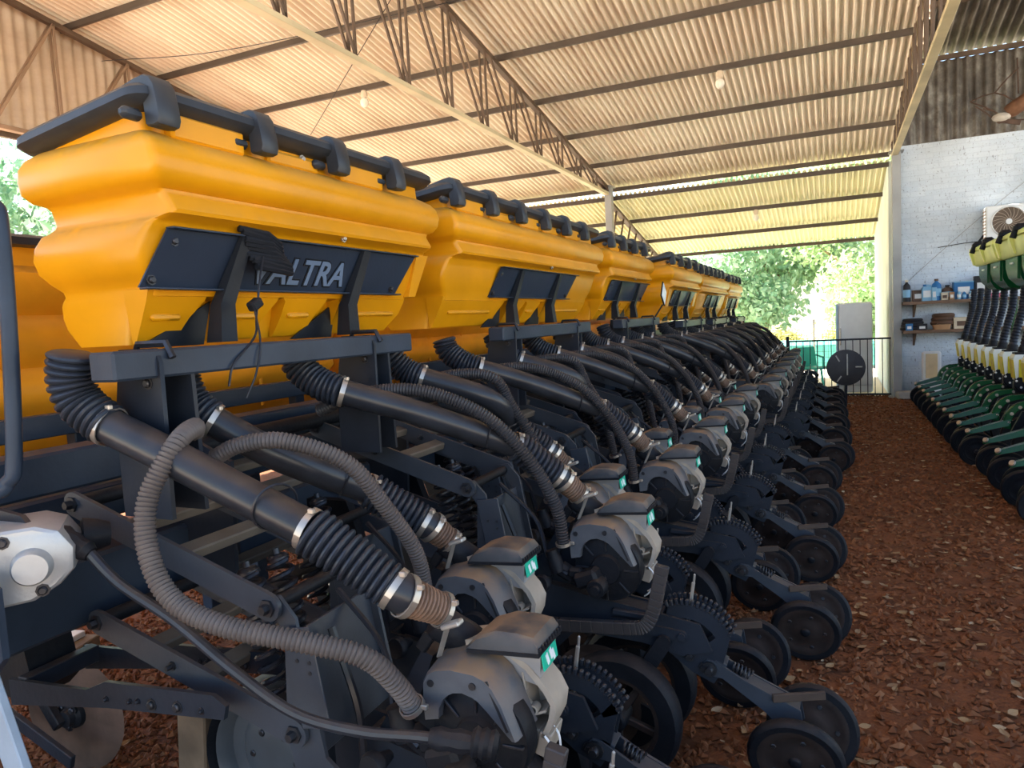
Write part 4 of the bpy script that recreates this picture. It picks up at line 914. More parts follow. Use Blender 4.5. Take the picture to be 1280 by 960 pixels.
parts('bolt', bolts_mesh([(.03, -.03, .03), (-.03, -.03, .03), (0, -.03, -.04)], .012, (.15, -1, 0)), BOLT, t)
part('arm', MB().bar((-.28, -.05, .28), (0, -.06, -.02), .03, .05, .004), DARK, t)
part('scraper_blade', MB().bar((-.30, -.12, .06), (.15, -.12, -.09), .02, .05, .003), STEEL, t)
t = thing('prop_stand', 'pale blue grey flat bar leaning at the lower left corner', 'prop bar', (0, 0, 0))
part('flat_bar', MB().bar((-1.71, .88, .90), (-1.355, .88, .0), .02, .07, .003), mat('pale_blue_bar', (.30, .36, .42), .5, 0, .15, 9, .1, 30), t)
part('foot_plate', MB().box((-1.355, .88, .01), (.16, .12, .02), None, .003), STEEL, t)
solo('wood_prop', MB().box((-2.0, 1.66, .20), (.13, .09, .40), Matrix.Rotation(.08, 3, 'Y'), .006), WOOD, 'weathered timber post standing on the gravel under the fork', 'timber post')
solo('wood_block', MB().box((-3.62, 2.16, .05), (.34, .3, .10), Matrix.Rotation(.3, 3, 'Z'), .006), WOOD, 'rough wood block lying on the gravel beyond the toolbar', 'wood block')
solo('concrete_tile', MB().box((-3.66, 2.18, .115), (.26, .22, .03), Matrix.Rotation(.2, 3, 'Z'), .004), mat('pale_tile', (.6, .56, .5), .8, 0, .1), 'pale flat tile lying on the rough wood block', 'tile')
# transport wheel under the near end
t = thing('transport_wheel', 'large transport wheel with a grey steel rim behind the lower arms', 'wheel', (-1.66, 1.72, -.18))
part('tyre', MB().lathe2([(.22, -.10), (.235, -.13), (.245, -.09), (.25, 0), (.245, .09), (.235, .13), (.22, .10)], (0, 0, .42), (0, 1, 0), 44), TYRE, t)
part('rim', MB().lathe([(.22, 0), (.22, .10), (.215, .11), (.205, .10), (.19, .06), (.15, .05), (.12, .07), (.06, .075), (0, .075)], (0, 0, .42), (0, -1, 0), 40), mat('grey_rim_paint', (.085, .092, .10), .4, .2, .15, 6), t)
parts('wheel_nut', bolts_mesh([(.09 * math.cos(i * PI / 3), -.07, .42 + .09 * math.sin(i * PI / 3)) for i in range(6)], .012, (0, -1, 0)), BOLT, t)

# marker disc at the far end of the row
t = thing('marker_disc', 'large dark disc on a stem at the far end of the closing wheels', 'disc', (.20, 12.62, .60))
part('blade', MB().lathe([(0, .03), (.12, .022), (.24, .008), (.29, 0), (.285, -.004), (.12, .012), (0, .02)], (0, 0, 0), (.12, -1, .05), 48), mat('dark_disc_steel', (.045, .042, .045), .45, .4, .2, 5), t)
part('stem', MB().bar((-.01, .06, -.62), (0, .03, 0), .04, .05, .004), STEEL, t)
mb = MB(); mb.box((.02, -.045, .05), (.02, .012, .34), None, .002); mb.box((-.12, -.035, .15), (.02, .01, .11), Matrix.Rotation(-.5, 3, 'Y'), .002); mb.box((.19, -.02, .01), (.10, .01, .02), None, .002); mb.box((-.10, -.035, -.18), (.02, .01, .11), Matrix.Rotation(.6, 3, 'Y'), .002)
parts('rib', mb, LEVER, t)
part('foot', MB().box((-.01, .06, -.60), (.24, .2, .02), None, .003), STEEL, t)

# ================================================================== GREEN PLANTER
G = {}
def build_green():
    G['wheels'] = []
    for y, tl, x in ((-.085, .16, 1.245), (.085, -.16, 1.285)):
        ty, rm, hb = wheel((x, y, .15), (0, 1, tl), .150, .05, .112); G['wheels'].append((ty.mesh('closing_wheel', TYRE, 40), rm.mesh('rim', DARK), hb.mesh('hub', BOLT)))
    mb = MB(); R = []
    for x, z, w, h in ((1.17, .315, .022, .014), (1.185, .32, .032, .022), (1.30, .355, .04, .03), (1.44, .40, .045, .034), (1.52, .425, .05, .038)):
        R.append([(x - h * .3, -w, z - h), (x - h * .3, w, z - h), (x + h * .2, w * .8, z + h * .7), (x + h * .2, -w * .8, z + h * .7)])
    mb.rings(R, True); G['arm'] = mb.mesh('closing_arm', GREEN)
    G['armcap'] = MB().lathe([(0, .012), (.02, .012), (.026, 0)][::-1], (1.182, -.034, .335), (-.6, -.6, .5), 12).mesh('arm_bolt', CLAMP)
    mb = MB(); P = spline([(1.50, 0, .36), (1.51, 0, .45), (1.55, 0, .53), (1.63, 0, .58), (1.80, 0, .60), (2.3, 0, .61)], 6); R = []
    for i, p in enumerate(P):
        t = (P[min(i + 1, len(P) - 1)] - P[max(i - 1, 0)]).normalized(); n = V((-t.z, 0, t.x)); h = .034 if i < 20 else .028
        R.append([p + n * h * .8 + V((0, -.03, 0)), p + n * h + V((0, -.014, 0)), p + n * h + V((0, .014, 0)), p + n * h * .8 + V((0, .03, 0)), p - n * h * .7 + V((0, .034, 0)), p - n * h + V((0, .016, 0)), p - n * h + V((0, -.016, 0)), p - n * h * .7 + V((0, -.034, 0))])
    mb.rings(R, True); G['shank'] = mb.mesh('shank_cover', GREEN)
    G['bolts'] = bolts_mesh([(1.535, -.036, .50), (1.60, -.036, .56), (1.75, -.036, .595), (1.95, -.036, .605), (1.51, -.036, .42)], .011, (0, -1, 0));G['bolts'] = [i.mesh('bolt', CLAMP) for i in islands(G['bolts'])]
    ty, rm, hb = wheel((1.72, -.09, .21), (0, 1, -.05), .20, .08, .13, 5); G['gauge'] = (ty.mesh('gauge_wheel', TYRE, 40), rm.mesh('rim', DARK), hb.mesh('hub', DARK))
    G['body'] = MB().prism([(1.53, .32), (1.62, .28), (1.95, .28), (2.2, .40), (2.2, .52), (1.62, .52)], -.02, .02).mesh('frame', DARK)
    mb = MB(); mb.rings([[(1.70, -.085, .83), (1.98, -.085, .83), (1.98, .085, .83), (1.70, .085, .83)], [(1.67, -.095, 1.07), (2.0, -.095, 1.07), (2.0, .095, 1.07), (1.67, .095, 1.07)], [(1.69, -.085, 1.105), (1.98, -.085, 1.105), (1.98, .085, 1.105), (1.69, .085, 1.105)]], True); G['box'] = mb.mesh('metering_box', WHY)
    mb = MB(); mb.rings([[(1.685, -.075, .855), (1.685, .075, .855), (1.72, .075, .855), (1.72, -.075, .855)], [(1.664, -.085, 1.05), (1.664, .085, 1.05), (1.70, .085, 1.05), (1.70, -.085, 1.05)]], True); mb.box((1.83, -.094, .96), (.22, .012, .19), None, .004); G['boxface'] = mb.mesh('yellow_face', YBOX)
    mb = MB(); mb.lathe([(0, .03), (.09, .03), (.10, .02), (.10, -.02), (0, -.02)], (1.78, -.06, .80), (0, -1, 0), 20); mb.box((1.78, 0, .76), (.18, .1, .14), None, .015); G['meter'] = mb.mesh('meter', DARK)
    mb = MB()
    for p in ((1.70, -.1, .83), (1.74, -.1, .76), (1.83, -.1, .84)): mb.ball(p, .012, 8)
    G['studs'] = [i.mesh('stud', WHITE) for i in islands(mb)]
    G['hose'] = MB().ribbed([(1.84, 0, .985), (1.85, .0, 1.10), (1.90, .02, 1.30), (1.95, .06, 1.50), (1.97, .08, 1.74)], .044, .035, .008, 12, None, 3).mesh('seed_hose', RUB)
    G['hosefoot'] = MB().tube([(1.78, 0, 1.09), (1.785, 0, 1.18)], [.065, .05], 12).box((1.79, 0, 1.115), (.2, .14, .02), None, .005).mesh('hose_foot', DARK)
build_green()
def zsh(me, dx, dz):
    for v_ in me.vertices: v_.co.x += dx; v_.co.z += dz
for k_ in ('box', 'boxface', 'meter', 'hosefoot'): zsh(G[k_], .06, -.115)
for k_ in G['studs']: zsh(k_, .06, -.115)
def green_label(j):
    return 'green planter unit with black press wheels, %s from the near end' % ORD[j] if j else 'green planter unit with black press wheels, nearest of its row'
for j in range(14):
    t = thing('green_row_unit', green_label(j), 'row unit', (.06 if j < 4 else 0, 5.93 + .515 * j, 0), 0, 'green planter units')
    for ty, rm, hb in G['wheels']: q = part('closing_wheel', ty, None, t); part('rim', rm, None, q); part('hub', hb, None, q)
    q = part('closing_arm', G['arm'], None, t); part('arm_bolt', G['armcap'], None, q)
    q = part('shank_cover', G['shank'], None, t); parts('bolt', G['bolts'], None, q)
    part('frame', G['body'], None, t)
    q = part('gauge_wheel', G['gauge'][0], None, t); part('rim', G['gauge'][1], None, q); part('hub', G['gauge'][2], None, q)
    q = part('metering_box', G['box'], None, t); part('yellow_face', G['boxface'], None, q)
    q = part('meter', G['meter'], None, t); parts('stud', G['studs'], None, q)
    q = part('seed_hose', G['hose'], None, t); part('hose_foot', G['hosefoot'], None, q)
def green_hopper(label, y0, L):
    t = thing('green_hopper', label, 'seed hopper', (0, y0, 0), 0, 'green and yellow hoppers')
    n = int(round(L / .72))
    for i in range(n):
        y = (i + .5) * L / n; R = []
        for x0, x1, w, z in ((1.90, 2.02, .11, 1.68), (1.84, 2.1, .21, 1.72), (1.78, 2.2, .29, 1.80), (1.76, 2.24, .315, 1.90), (1.76, 2.26, .325, 2.02)):
            R.append([(x0, y - w, z), (x0, y + w, z), (x1, y + w, z), (x1, y - w, z)])
        p = part('pod', MB().rings(R, True), GREEN, t)
        part('stripe', MB().box((1.752, y, 1.95), (.012, .14, .02), None, .003), WHITE, p); part('rib', MB().box((1.755, y - .32, 1.9), (.03, .02, .24), None, .004), GREEN, p)
    R = []
    for x0, o, z in ((1.735, 0, 2.01), (1.715, .02, 2.03), (1.69, .03, 2.17), (1.685, .035, 2.19), (1.66, .05, 2.20), (1.66, .05, 2.235), (1.70, .03, 2.26), (1.95, -.05, 2.32)):
        R.append(rrect(2.30 + o, x0, -o, L + o, z, .03))
    part('lid', MB().rings(R, True), GYEL, t)
    for f in (.02, .5, .98): part('lid_rib', MB().prism([(1.735, 2.03), (1.70, 2.03), (1.655, 2.18), (1.66, 2.24), (1.72, 2.27)], f * L - .035, f * L + .035), GYEL, t)
    for f in (.27, .73): part('latch', MB().box((1.69, f * L, 2.26), (.12, .12, .09), None, .03).tube([(1.66, f * L, 2.26), (1.63, f * L + .02, 2.17)], .03, 8), DARK, t)
green_hopper('green hopper with yellow lid, last before the brick wall', 9.62, 1.45)
green_hopper('green hopper with yellow lid, in front of the last one', 8.06, 1.45)
green_hopper('green hopper with yellow lid, nearest one at the frame edge', 6.5, 1.45)
t = thing('green_toolbar', 'dark green steel toolbar behind the green planter units', 'toolbar', (0, 0, 0))
part('beam', MB().box((2.4, 9.4, .66), (.16, 8.0, .16), None, .01), GREEN, t)
for i in range(6): part('post', MB().box((2.42, 6.2 + i * 1.25, 1.4), (.07, .09, 1.2), None, .005), GREEN, t)
part('hopper_rail', MB().box((2.3, 9.4, 1.98), (.08, 8.0, .06), None, .006), GREEN, t)

# ================================================================== BRICK WALL FITTINGS
WY = 13.63
t = thing('shelf', 'upper brown wooden shelf on the brick wall', 'shelf', (0, 0, 0), 0, None)
SHW = mat('dark_shelf_board', (.20, .125, .08), .75, 0, .3, 4)
part('board', MB().box((2.0, 13.45, 1.575), (1.86, .34, .05), None, .004), SHW, t)
for x in (1.25, 2.05, 2.8): part('bracket', MB().prism([(13.62, 1.55), (13.32, 1.55), (13.62, 1.34)], x - .015, x + .015, 'yz'), SHW, t)
t = thing('shelf', 'lower brown wooden shelf on the brick wall', 'shelf', (0, 0, 0), 0, None)
part('board', MB().box((2.0, 13.45, 1.105), (1.86, .34, .05), None, .004), SHW, t)
for x in (1.25, 2.05, 2.8): part('bracket', MB().prism([(13.62, 1.08), (13.32, 1.08), (13.62, .87)], x - .015, x + .015, 'yz'), SHW, t)
def cm(n, c, r=.5): return mat('shelf_' + n, c, r, 0, .08)
BLU, LBL, RED, BLK, CRM, BRN, TAN, PNK = cm('blue', (.03, .16, .38)), cm('pale_blue', (.25, .48, .66)), cm('red', (.5, .05, .06)), cm('black', (.02, .02, .025)), cm('cream', (.68, .58, .42)), cm('brown', (.12, .07, .045)), cm('tan', (.46, .26, .13)), cm('pink', (.7, .14, .22))
ZU, ZD = 1.6, 1.13
def jug(x, y, z, w, d, h, body, cap, label):
    t = thing('jerrycan', label, 'jerrycan', (x, y, z), 0, None)
    part('body', MB().rings([rrect(w / 2 * s, -w / 2 * s, -d / 2 * s, d / 2 * s, zz, .02 * s) for zz, s in ((0, .95), (.01, 1), (h * .74, 1), (h * .86, .75), (h * .88, .35))], True), body, t)
    part('handle', MB().tube(spline([(w * .35, 0, h * .72), (w * .38, 0, h * .9), (0, 0, h * .95), (-w * .2, 0, h * .86)]), .011, 8), body, t)
    part('cap', MB().lathe([(0, .03), (.022, .03), (.025, 0)][::-1], (-w * .2, 0, h * .88), (0, 0, 1), 12), cap, t)
    part('sticker', MB().box((0, -d / 2 - .002, h * .42), (w * .7, .004, h * .4)), WHITE, t)
def bottle(x, y, z, r, h, body, cap, label):
    t = thing('bottle', label, 'bottle', (x, y, z), 0, None)
    part('body', MB().lathe([(0, 0), (r, 0), (r, h * .68), (r * .85, h * .76), (r * .35, h * .86), (r * .35, h * .9), (0, h * .9)], (0, 0, 0), (0, 0, 1), 16), body, t)
    part('cap', MB().lathe([(0, h * .9), (r * .42, h * .9), (r * .42, h), (0, h)], (0, 0, 0), (0, 0, 1), 12), cap, t)
    part('sticker', MB().lathe2([(r * 1.01, h * .2), (r * 1.02, h * .2), (r * 1.02, h * .55), (r * 1.01, h * .55)], (0, 0, 0), (0, 0, 1), 16), LBL if body is not LBL else WHITE, t)
def carton(x, y, z, w, d, h, body, label, top=None, name='carton'):
    t = thing(name, label, 'box', (x, y, z), random.uniform(-.1, .1), None)
    part('body', MB().box((0, 0, h / 2), (w, d, h), None, .006), body, t); part('flap', MB().box((0, 0, h + .004), (w * 1.03, d * 1.03, .018), None, .004), top or body, t)
    part('sticker', MB().box((0, -d / 2 - .002, h * .5), (w * .6, .004, h * .45)), WHITE if body is not CRM else BRN, t)
bottle(1.135, 13.42, ZU, .055, .36, BLK, CRM, 'tall black bottle with cream cap beside the column on the upper shelf')
carton(1.30, 13.50, ZU, .16, .14, .17, BRN, 'dark brown box left of the pale blue jug on the upper shelf')
jug(1.42, 13.42, ZU, .15, .12, .27, LBL, BLU, 'pale blue jug on the upper shelf')
bottle(1.56, 13.45, ZU, .07, .35, BLU, BRN, 'tall blue bottle with brown cap on the upper shelf')
carton(1.52, 13.36, ZU, .07, .07, .2, LBL, 'slim pale blue carton in front of the tall blue bottle')
carton(1.665, 13.40, ZU, .10, .09, .11, CRM, 'small cream box on the upper shelf')
bottle(1.72, 13.50, ZU, .08, .24, BRN, BLK, 'round brown jar behind the small cream boxes')
carton(1.765, 13.37, ZU, .07, .08, .11, TAN, 'small tan box left of the blue crate')
carton(1.93, 13.48, ZU, .27, .2, .27, BLU, 'big blue crate on the upper shelf', LBL, 'crate')
bottle(1.86, 13.33, ZU, .028, .14, LBL, WHITE, 'small pale bottle at the left front of the blue crate')
bottle(1.93, 13.33, ZU, .028, .13, BLU, WHITE, 'small blue bottle at the middle front of the blue crate')
bottle(2.02, 13.33, ZU, .03, .14, LBL, BLK, 'small pale bottle with black cap at the right front of the blue crate')
carton(2.17, 13.5, ZU, .17, .16, .34, BLK, 'tall black box between the blue crate and the pink box')
bottle(2.13, 13.34, ZU, .032, .13, WHITE, BLU, 'small white bottle with blue cap before the tall black box')
bottle(2.20, 13.34, ZU, .03, .12, CRM, BLK, 'small cream bottle before the tall black box')
carton(2.37, 13.46, ZU, .2, .15, .25, PNK, 'pink and white box near the green hopper on the upper shelf')
def coilthing(x, y, z, R, r, n, m, label, name='hose_coil'):
    mb = MB()
    for i in range(n): mb.tube([(R * (1 - .08 * i) * math.cos(a * PI / 12), R * .7 * math.sin(a * PI / 12), r + i * r * 1.5) for a in range(25)], r, 7)
    o = solo(name, mb, m, label, 'hose coil', loc=(x, y, z))
coilthing(1.22, 13.45, ZD, .16, .03, 4, BLK, 'black hose coil nearest the column on the lower shelf')
carton(1.16, 13.34, ZD, .1, .08, .1, BLU, 'small blue box in front of the black hose coil')
carton(1.35, 13.36, ZD, .14, .12, .09, BLK, 'flat black box on the lower shelf')
coilthing(1.66, 13.47, ZD + .06, .15, .04, 3, BRN, 'brown hose coil behind the tan basket on the lower shelf')
def basket(x, y, z, w, d, h, m, label):
    t = thing('basket', label, 'basket', (x, y, z), 0, None)
    part('tray', MB().rings([rrect(w / 2 * s, -w / 2 * s, -d / 2 * s, d / 2 * s, zz, .03) for zz, s in ((h * .2, .8), (h, .94), (h, 1), (0, .85))], True), m, t)
    part('scrap', MB().box((-w * .1, 0, h * .7), (w * .4, d * .5, h * .8), Matrix.Rotation(.4, 3, 'Y'), .01).box((w * .2, .01, h * .8), (w * .3, d * .4, h * .6), Matrix.Rotation(-.3, 3, 'Y'), .01), BRN, t)
basket(1.62, 13.36, ZD, .26, .18, .08, TAN, 'shallow tan basket of scraps on the lower shelf')
carton(1.90, 13.44, ZD, .22, .18, .17, CRM, 'cream cardboard box in the middle of the lower shelf')
basket(2.17, 13.42, ZD, .30, .2, .07, TAN, 'wide tan tray right of the cream box on the lower shelf')
t = thing('helmet', 'dark round helmet at the hose end of the lower shelf', 'helmet', (2.36, 13.46, ZD))
part('shell', MB().ball((0, 0, .09), .10, 16, (1.1, 1, .9)), BLK, t); part('visor', MB().box((0, -.1, .07), (.16, .05, .02), None, .006), BLU, t)
# bucket with white frame and wood board
t = thing('bucket', 'white plastic bucket on the floor by the brick wall', 'bucket', (1.47, 13.35, 0))
part('body', MB().lathe([(0, 0), (.13, 0), (.155, .28), (.165, .28), (.165, .30), (.15, .30), (.14, .27), (0, .26)], (0, 0, 0), (0, 0, 1), 24), WHITE, t); part('handle', MB().tube([(.16 * math.cos(a), -.02 - .14 * math.sin(a) * .4, .27 - .12 * math.sin(a)) for a in [i * PI / 10 for i in range(11)]], .004, 6), CLAMP, t)
t = thing('cutting_board', 'white framed wooden panel standing on the white bucket', 'panel', (1.48, 13.38, .30))
part('frame', MB().box((0, 0, .24), (.28, .06, .48), None, .03), WHITE, t); part('panel', MB().box((0, -.032, .24), (.17, .01, .40), None, .004), mat('pale_ply', (.72, .56, .33), .6, 0, .12, 6), t)
solo('wood_plank', MB().box((1.85, 13.5, .24), (.3, .05, .35), Matrix.Rotation(.4, 3, 'Y'), .004), RUST, 'rusty plank leaning on the brick wall under the lower shelf', 'plank')
solo('stone_block', MB().box((1.12, 13.4, .06), (.3, .22, .13), Matrix.Rotation(.2, 3, 'Z'), .02), mat('grey_block', (.35, .33, .3), .9, 0, .2), 'grey stone block on the floor at the foot of the column', 'block')
# air conditioner outdoor unit
t = thing('air_conditioner', 'white air conditioner outdoor unit mounted on the brick wall', 'air conditioner', (2.62, 13.42, 2.48))
part('case', MB().box((0, 0, .26), (.82, .32, .54), None, .015), mat('ac_white', (.78, .78, .76), .4, 0, .05), t)
g = part('fan_guard', MB().lathe2([(.215, -.01), (.225, -.02), (.235, 0), (.22, .01)], (-.12, -.165, .27), (0, 1, 0), 36), WHITE, t)
mb = MB().lathe([(0, .0), (.215, 0), (.215, .01), (0, .01)], (-.12, -.172, .27), (0, 1, 0), 32); part('fan_recess', mb, cm('fan_brown', (.12, .08, .05)), t)
mb = MB()
for i in range(18):
    a = i * PI / 9; mb.tube(spline([(-.12 + .05 * math.cos(a), -.18, .27 + .05 * math.sin(a)), (-.12 + .13 * math.cos(a + .35), -.182, .27 + .13 * math.sin(a + .35)), (-.12 + .215 * math.cos(a + .6), -.178, .27 + .215 * math.sin(a + .6))], 4), .0045, 5)
part('grille', mb, cm('grille', (.42, .33, .25)), t)
part('fan_hub', MB().lathe([(0, .012), (.04, .012), (.045, 0)][::-1], (-.12, -.18, .27), (0, -1, 0), 16), WHITE, t)
mb = MB()
for i in range(9): mb.box((-.412, 0, .06 + i * .05), (.008, .24, .02), None, .002)
parts('louvre', mb, cm('louvre', (.3, .22, .17)), t)
for x in (-.3, .3): part('bracket', MB().box((x, .04, -.02), (.04, .36, .04), None, .003), COLM, t)
part('pipe', MB().tube(spline([(-.41, .06, .10), (-.47, .1, .0), (-.46, .16, -.1), (-.3, .19, -.14)]), .018, 8), BLK, t)
# wire along the wall, cable, rusty fan
solo('wall_cable', MB().tube(spline([(1.0, 13.60, 1.78), (1.6, 13.60, 2.35), (2.3, 13.60, 2.98), (3.2, 13.60, 3.72)]), .0045, 6), COLM, 'thin dark cable running diagonally up the brick wall', 'cable')
solo('wall_wire', MB().tube(spline([(1.6, 13.61, 2.46), (2.0, 13.61, 2.50), (2.3, 13.6, 2.5)]), .006, 6), BLK, 'short dark wire running level from the air conditioner', 'cable')
t = thing('rusty_fan', 'rusty broken fan with bent wire arms above the brick wall', 'fan', (2.62, 13.3, 4.45))
part('motor', MB().lathe([(0, -.16), (.09, -.16), (.11, -.1), (.11, .14), (.07, .2), (0, .2)], (0, 0, .02), (.85, -.2, .5), 18), mat('fan_rust', (.18, .085, .045), .7, .1, .3, 9), t)
part('hub', MB().ball((-.22, -.02, -.12), .085, 12, (1.5, 1, .8)), mat('fan_grey', (.5, .45, .38), .6, 0, .2, 9), t)
mb = MB()
for a, b in (((-.2, 0, -.1), (-.62, 0, .18)), ((-.2, 0, -.1), (-.45, 0, .05)), ((-.62, 0, .18), (-.3, 0, .26)), ((-.3, 0, .26), (-.05, 0, .1)), ((-.55, 0, .1), (-.25, 0, -.2)), ((-.25, 0, -.2), (.1, 0, -.2)), ((0, 0, .2), (.0, .1, .75)), ((-.3, .0, .26), (.02, .1, .6))): mb.tube([a, V(a).lerp(V(b), .5) + V((0, 0, .02)), b], .011, 6)
part('wire_guard', mb, RUST, t)
part('blade', MB().box((-.12, -.03, -.2), (.3, .02, .07), Matrix.Rotation(.3, 3, 'Y'), .004), RUST, t)
# bulbs hanging from the purlins
for (x, y, lab) in ((-1.30, 10.0, 'light bulb hanging from the main roof purlin, between the two trusses'), (-6.0, 8.68, 'light bulb hanging from the main roof purlin, above the front yellow hopper'), (-1.35, 15.2, 'light bulb hanging under the veranda roof')):
    z = (roof_z(y) if y < 14 else 4.02 - .199 * (y - 13.62)) - .13
    t = thing('light_bulb', lab, 'lamp', (x, y, z), 0, None)
    part('holder', MB().lathe([(0, .05), (.035, .05), (.05, .01), (.05, -.03), (.03, -.05), (0, -.05)], (0, 0, -.03), (0, 0, 1), 12), cm('holder', (.6, .5, .38)), t)
    part('bulb', MB().ball((0, 0, -.14), .06, 14, (1, 1, 1.15)), mat('bulb_glass', (.85, .8, .7), .15), t)
solo('roof_wire', MB().tube(spline([(-8.2, 6.3, 5.1), (-6.5, 6.6, 4.98), (-4.0, 7.0, 5.05), (-2, 7.4, 5.2)]), .005, 5), SPR, 'thin wire strung level below the roof', 'wire')
solo('roof_brace_wire', MB().tube([(-4.0, 6.75, 5.35), (-6.2, 7.7, 4.2)], .005, 5), SPR, 'thin brace wire slanting down from the truss', 'wire')

# ================================================================== OUTSIDE
t = thing('gate', 'low steel bar gate at the far end of the aisle', 'gate', (0, 0, 0))
part('top_rail', MB().box((.10, 13.56, 1.01), (1.62, .035, .03), None, .003), STEEL, t); part('bottom_rail', MB().box((.10, 13.56, .06), (1.62, .035, .03), None, .003), STEEL, t)
for i in range(15): part('bar', MB().box((-.69 + i * .113, 13.56, .53), (.014, .014, .94)), STEEL, t)
part('gate_post', MB().box((-.72, 13.56, .55), (.05, .05, 1.1), None, .004), STEEL, t)
t = thing('refrigerator', 'old pale grey refrigerator standing behind the bar gate', 'refrigerator', (.36, 14.25, 0))
FR = mat('fridge_enamel', (.8, .82, .8), .35, 0, .04); 
part('body', MB().box((0, 0, .84), (.58, .6, 1.6), None, .03), FR, t); part('door', MB().box((.02, -.32, .90), (.54, .05, 1.46), None, .02), FR, t); part('handle', MB().box((-.22, -.355, 1.05), (.025, .03, .3), None, .006), CLAMP, t)
part('side_trim', MB().box((-.275, -.30, .84), (.04, .08, 1.58), None, .01), mat('fridge_blue_trim', (.42, .60, .68), .4), t)
t = thing('fence', 'wire mesh fence with thin posts in the sunny yard', 'fence', (0, 0, 0))
mb = MB()
for i in range(66): mb.box((-6.2 + i * .12, 19.0, .62), (.006, .006, 1.15))
for i in range(9): mb.box((-2.3, 19.0, .08 + i * .14), (7.9, .006, .006))
part('mesh', mb, STEEL, t)
for i in range(6): part('post', MB().box((-6.2 + i * 1.45, 19.0, .65), (.05, .05, 1.3), None, .004), COLM, t)
TEAL = mat('teal_plastic', (.03, .36, .30), .45, 0, .1)
t = thing('chair', 'teal plastic garden chair behind the bar gate', 'chair', (-.42, 14.9, 0), .3)
part('seat', MB().box((0, 0, .42), (.44, .42, .03), None, .012), TEAL, t); part('backrest', MB().rings([[(-.22 + .44 * i / 6, .20 + .02 * math.cos(i), .44 + 0 * i) for i in range(7)] + [(.22 - .44 * i / 6, .225, .44) for i in range(7)], [(-.2 + .40 * i / 6, .27 + .02 * math.cos(i), .82) for i in range(7)] + [(.2 - .40 * i / 6, .295, .82) for i in range(7)]], True), TEAL, t)
for sx in (-1, 1):
    for sy in (-1, 1): part('leg', MB().bar((sx * .18, sy * .17, .42), (sx * .22, sy * .21, 0), .035, .035), TEAL, t)
    part('arm', MB().bar((sx * .22, -.18, .64), (sx * .21, .24, .66), .04, .025).bar((sx * .22, -.18, .42), (sx * .22, -.18, .64), .03, .03), TEAL, t)
t = thing('tarp', 'teal green tarp spread on frames beyond the fence', 'tarp', (-1.2, 20.2, 0))
part('sheet', MB().rings([[(-2.4, 0, .05), (2.2, 0, .05)], [(-2.4, .05, .62), (2.2, .05, .6)], [(-2.3, 1.0, .72), (2.2, 1.0, .7)], [(-2.3, 1.1, .05), (2.2, 1.1, .05)]], False, False), mat('teal_tarp', (.10, .42, .36), .6, 0, .15), t)
for x in (-2.3, 0, 2.1): part('hoop', MB().tube([(x, .04, 0), (x, .1, .58), (x, .95, .66), (x, 1.08, 0)], .02, 6), WHITE, t)
# trees: trunk and crown of real leaves
def tree(label, x, y, h, cr, n, seed, m=LEAFG, tr=.16, ls=.13, low=.25, name='tree'):
    r = np.random.default_rng(seed); t = thing(name, label, 'tree', (x, y, 0), 0, None)
    tk = MB(); top = V((r.normal(0, .2), r.normal(0, .2), h * .62)); tk.tube(spline([(0, 0, -.05), (.08, .05, h * .25), top], 6), lambda s: tr * (1 - .55 * s), 12)
    cl = []
    for i in range(44):
        a = r.uniform(0, 6.28); rr = cr * math.sqrt(r.random()); z = h * (low + (1 - low) * r.random()); f = math.sin(PI * min(max((z / h - low) / (1 - low), .05), .95)) ** .5
        c = V((math.cos(a) * rr * f, math.sin(a) * rr * f, z)); cl.append(c)
        if i < 12: tk.tube(spline([(0, 0, h * (.2 + .03 * i)), (c.x * .5, c.y * .5, (c.z + h * .3) * .5), c], 4), lambda s: tr * .35 * (1 - .8 * s), 6)
    part('trunk', tk, mat('bark_%d' % seed, (.30, .20, .11), .9, 0, .3, 6, .3, 20), t)
    N = n; ci = r.integers(0, len(cl), N); C = np.array([tuple(c) for c in cl])[ci]
    d = r.normal(0, 1, (N, 3)); d /= np.linalg.norm(d, axis=1)[:, None]; P = C + d * (r.random(N) ** .45)[:, None] * cr * .34 * np.array([1, 1, .8])
    u = r.normal(0, 1, (N, 3)); u[:, 2] -= .5; u /= np.linalg.norm(u, axis=1)[:, None]; w = np.cross(u, r.normal(0, 1, (N, 3))); w /= np.linalg.norm(w, axis=1)[:, None]
    s = (ls * r.uniform(.6, 1.3, N))[:, None]; nn = np.cross(u, w)
    verts = np.stack([P, P + u * s * .5 + w * s * .28 + nn * s * .08, P + u * s, P + u * s * .5 - w * s * .28 + nn * s * .08], 1).reshape(-1, 3)
    me = bpy.data.meshes.new('crown'); me.from_pydata(verts.tolist(), [], [(4 * i, 4 * i + 1, 4 * i + 2, 4 * i + 3) for i in range(N)]); me.materials.append(m); me.update()
    part('crown', me, None, t); return t
tree('leafy tree with an arching trunk behind the refrigerator', 1.5, 22.5, 6.4, 2.7, 22000, 21, LEAFG, .24, .2, .2)
tree('broad leafy tree in the middle of the yard', -2.2, 26.5, 6.6, 3.3, 26000, 22, LEAFB, .2, .24, .2)
tree('pale leafy tree beyond the far end hopper', -8.0, 31.0, 5.6, 2.6, 12000, 23, LEAFG, .18, .24, .2)
tree('leafy tree outside the open side left of the hoppers', -17.0, 10.5, 6.5, 3.0, 12000, 24, LEAFB, .2, .26, .12)
tree('farther leafy tree outside the open side, standing behind the nearer one', -18.0, 19.0, 5.5, 2.6, 8000, 25, LEAFG, .2, .26, .15)
t = None
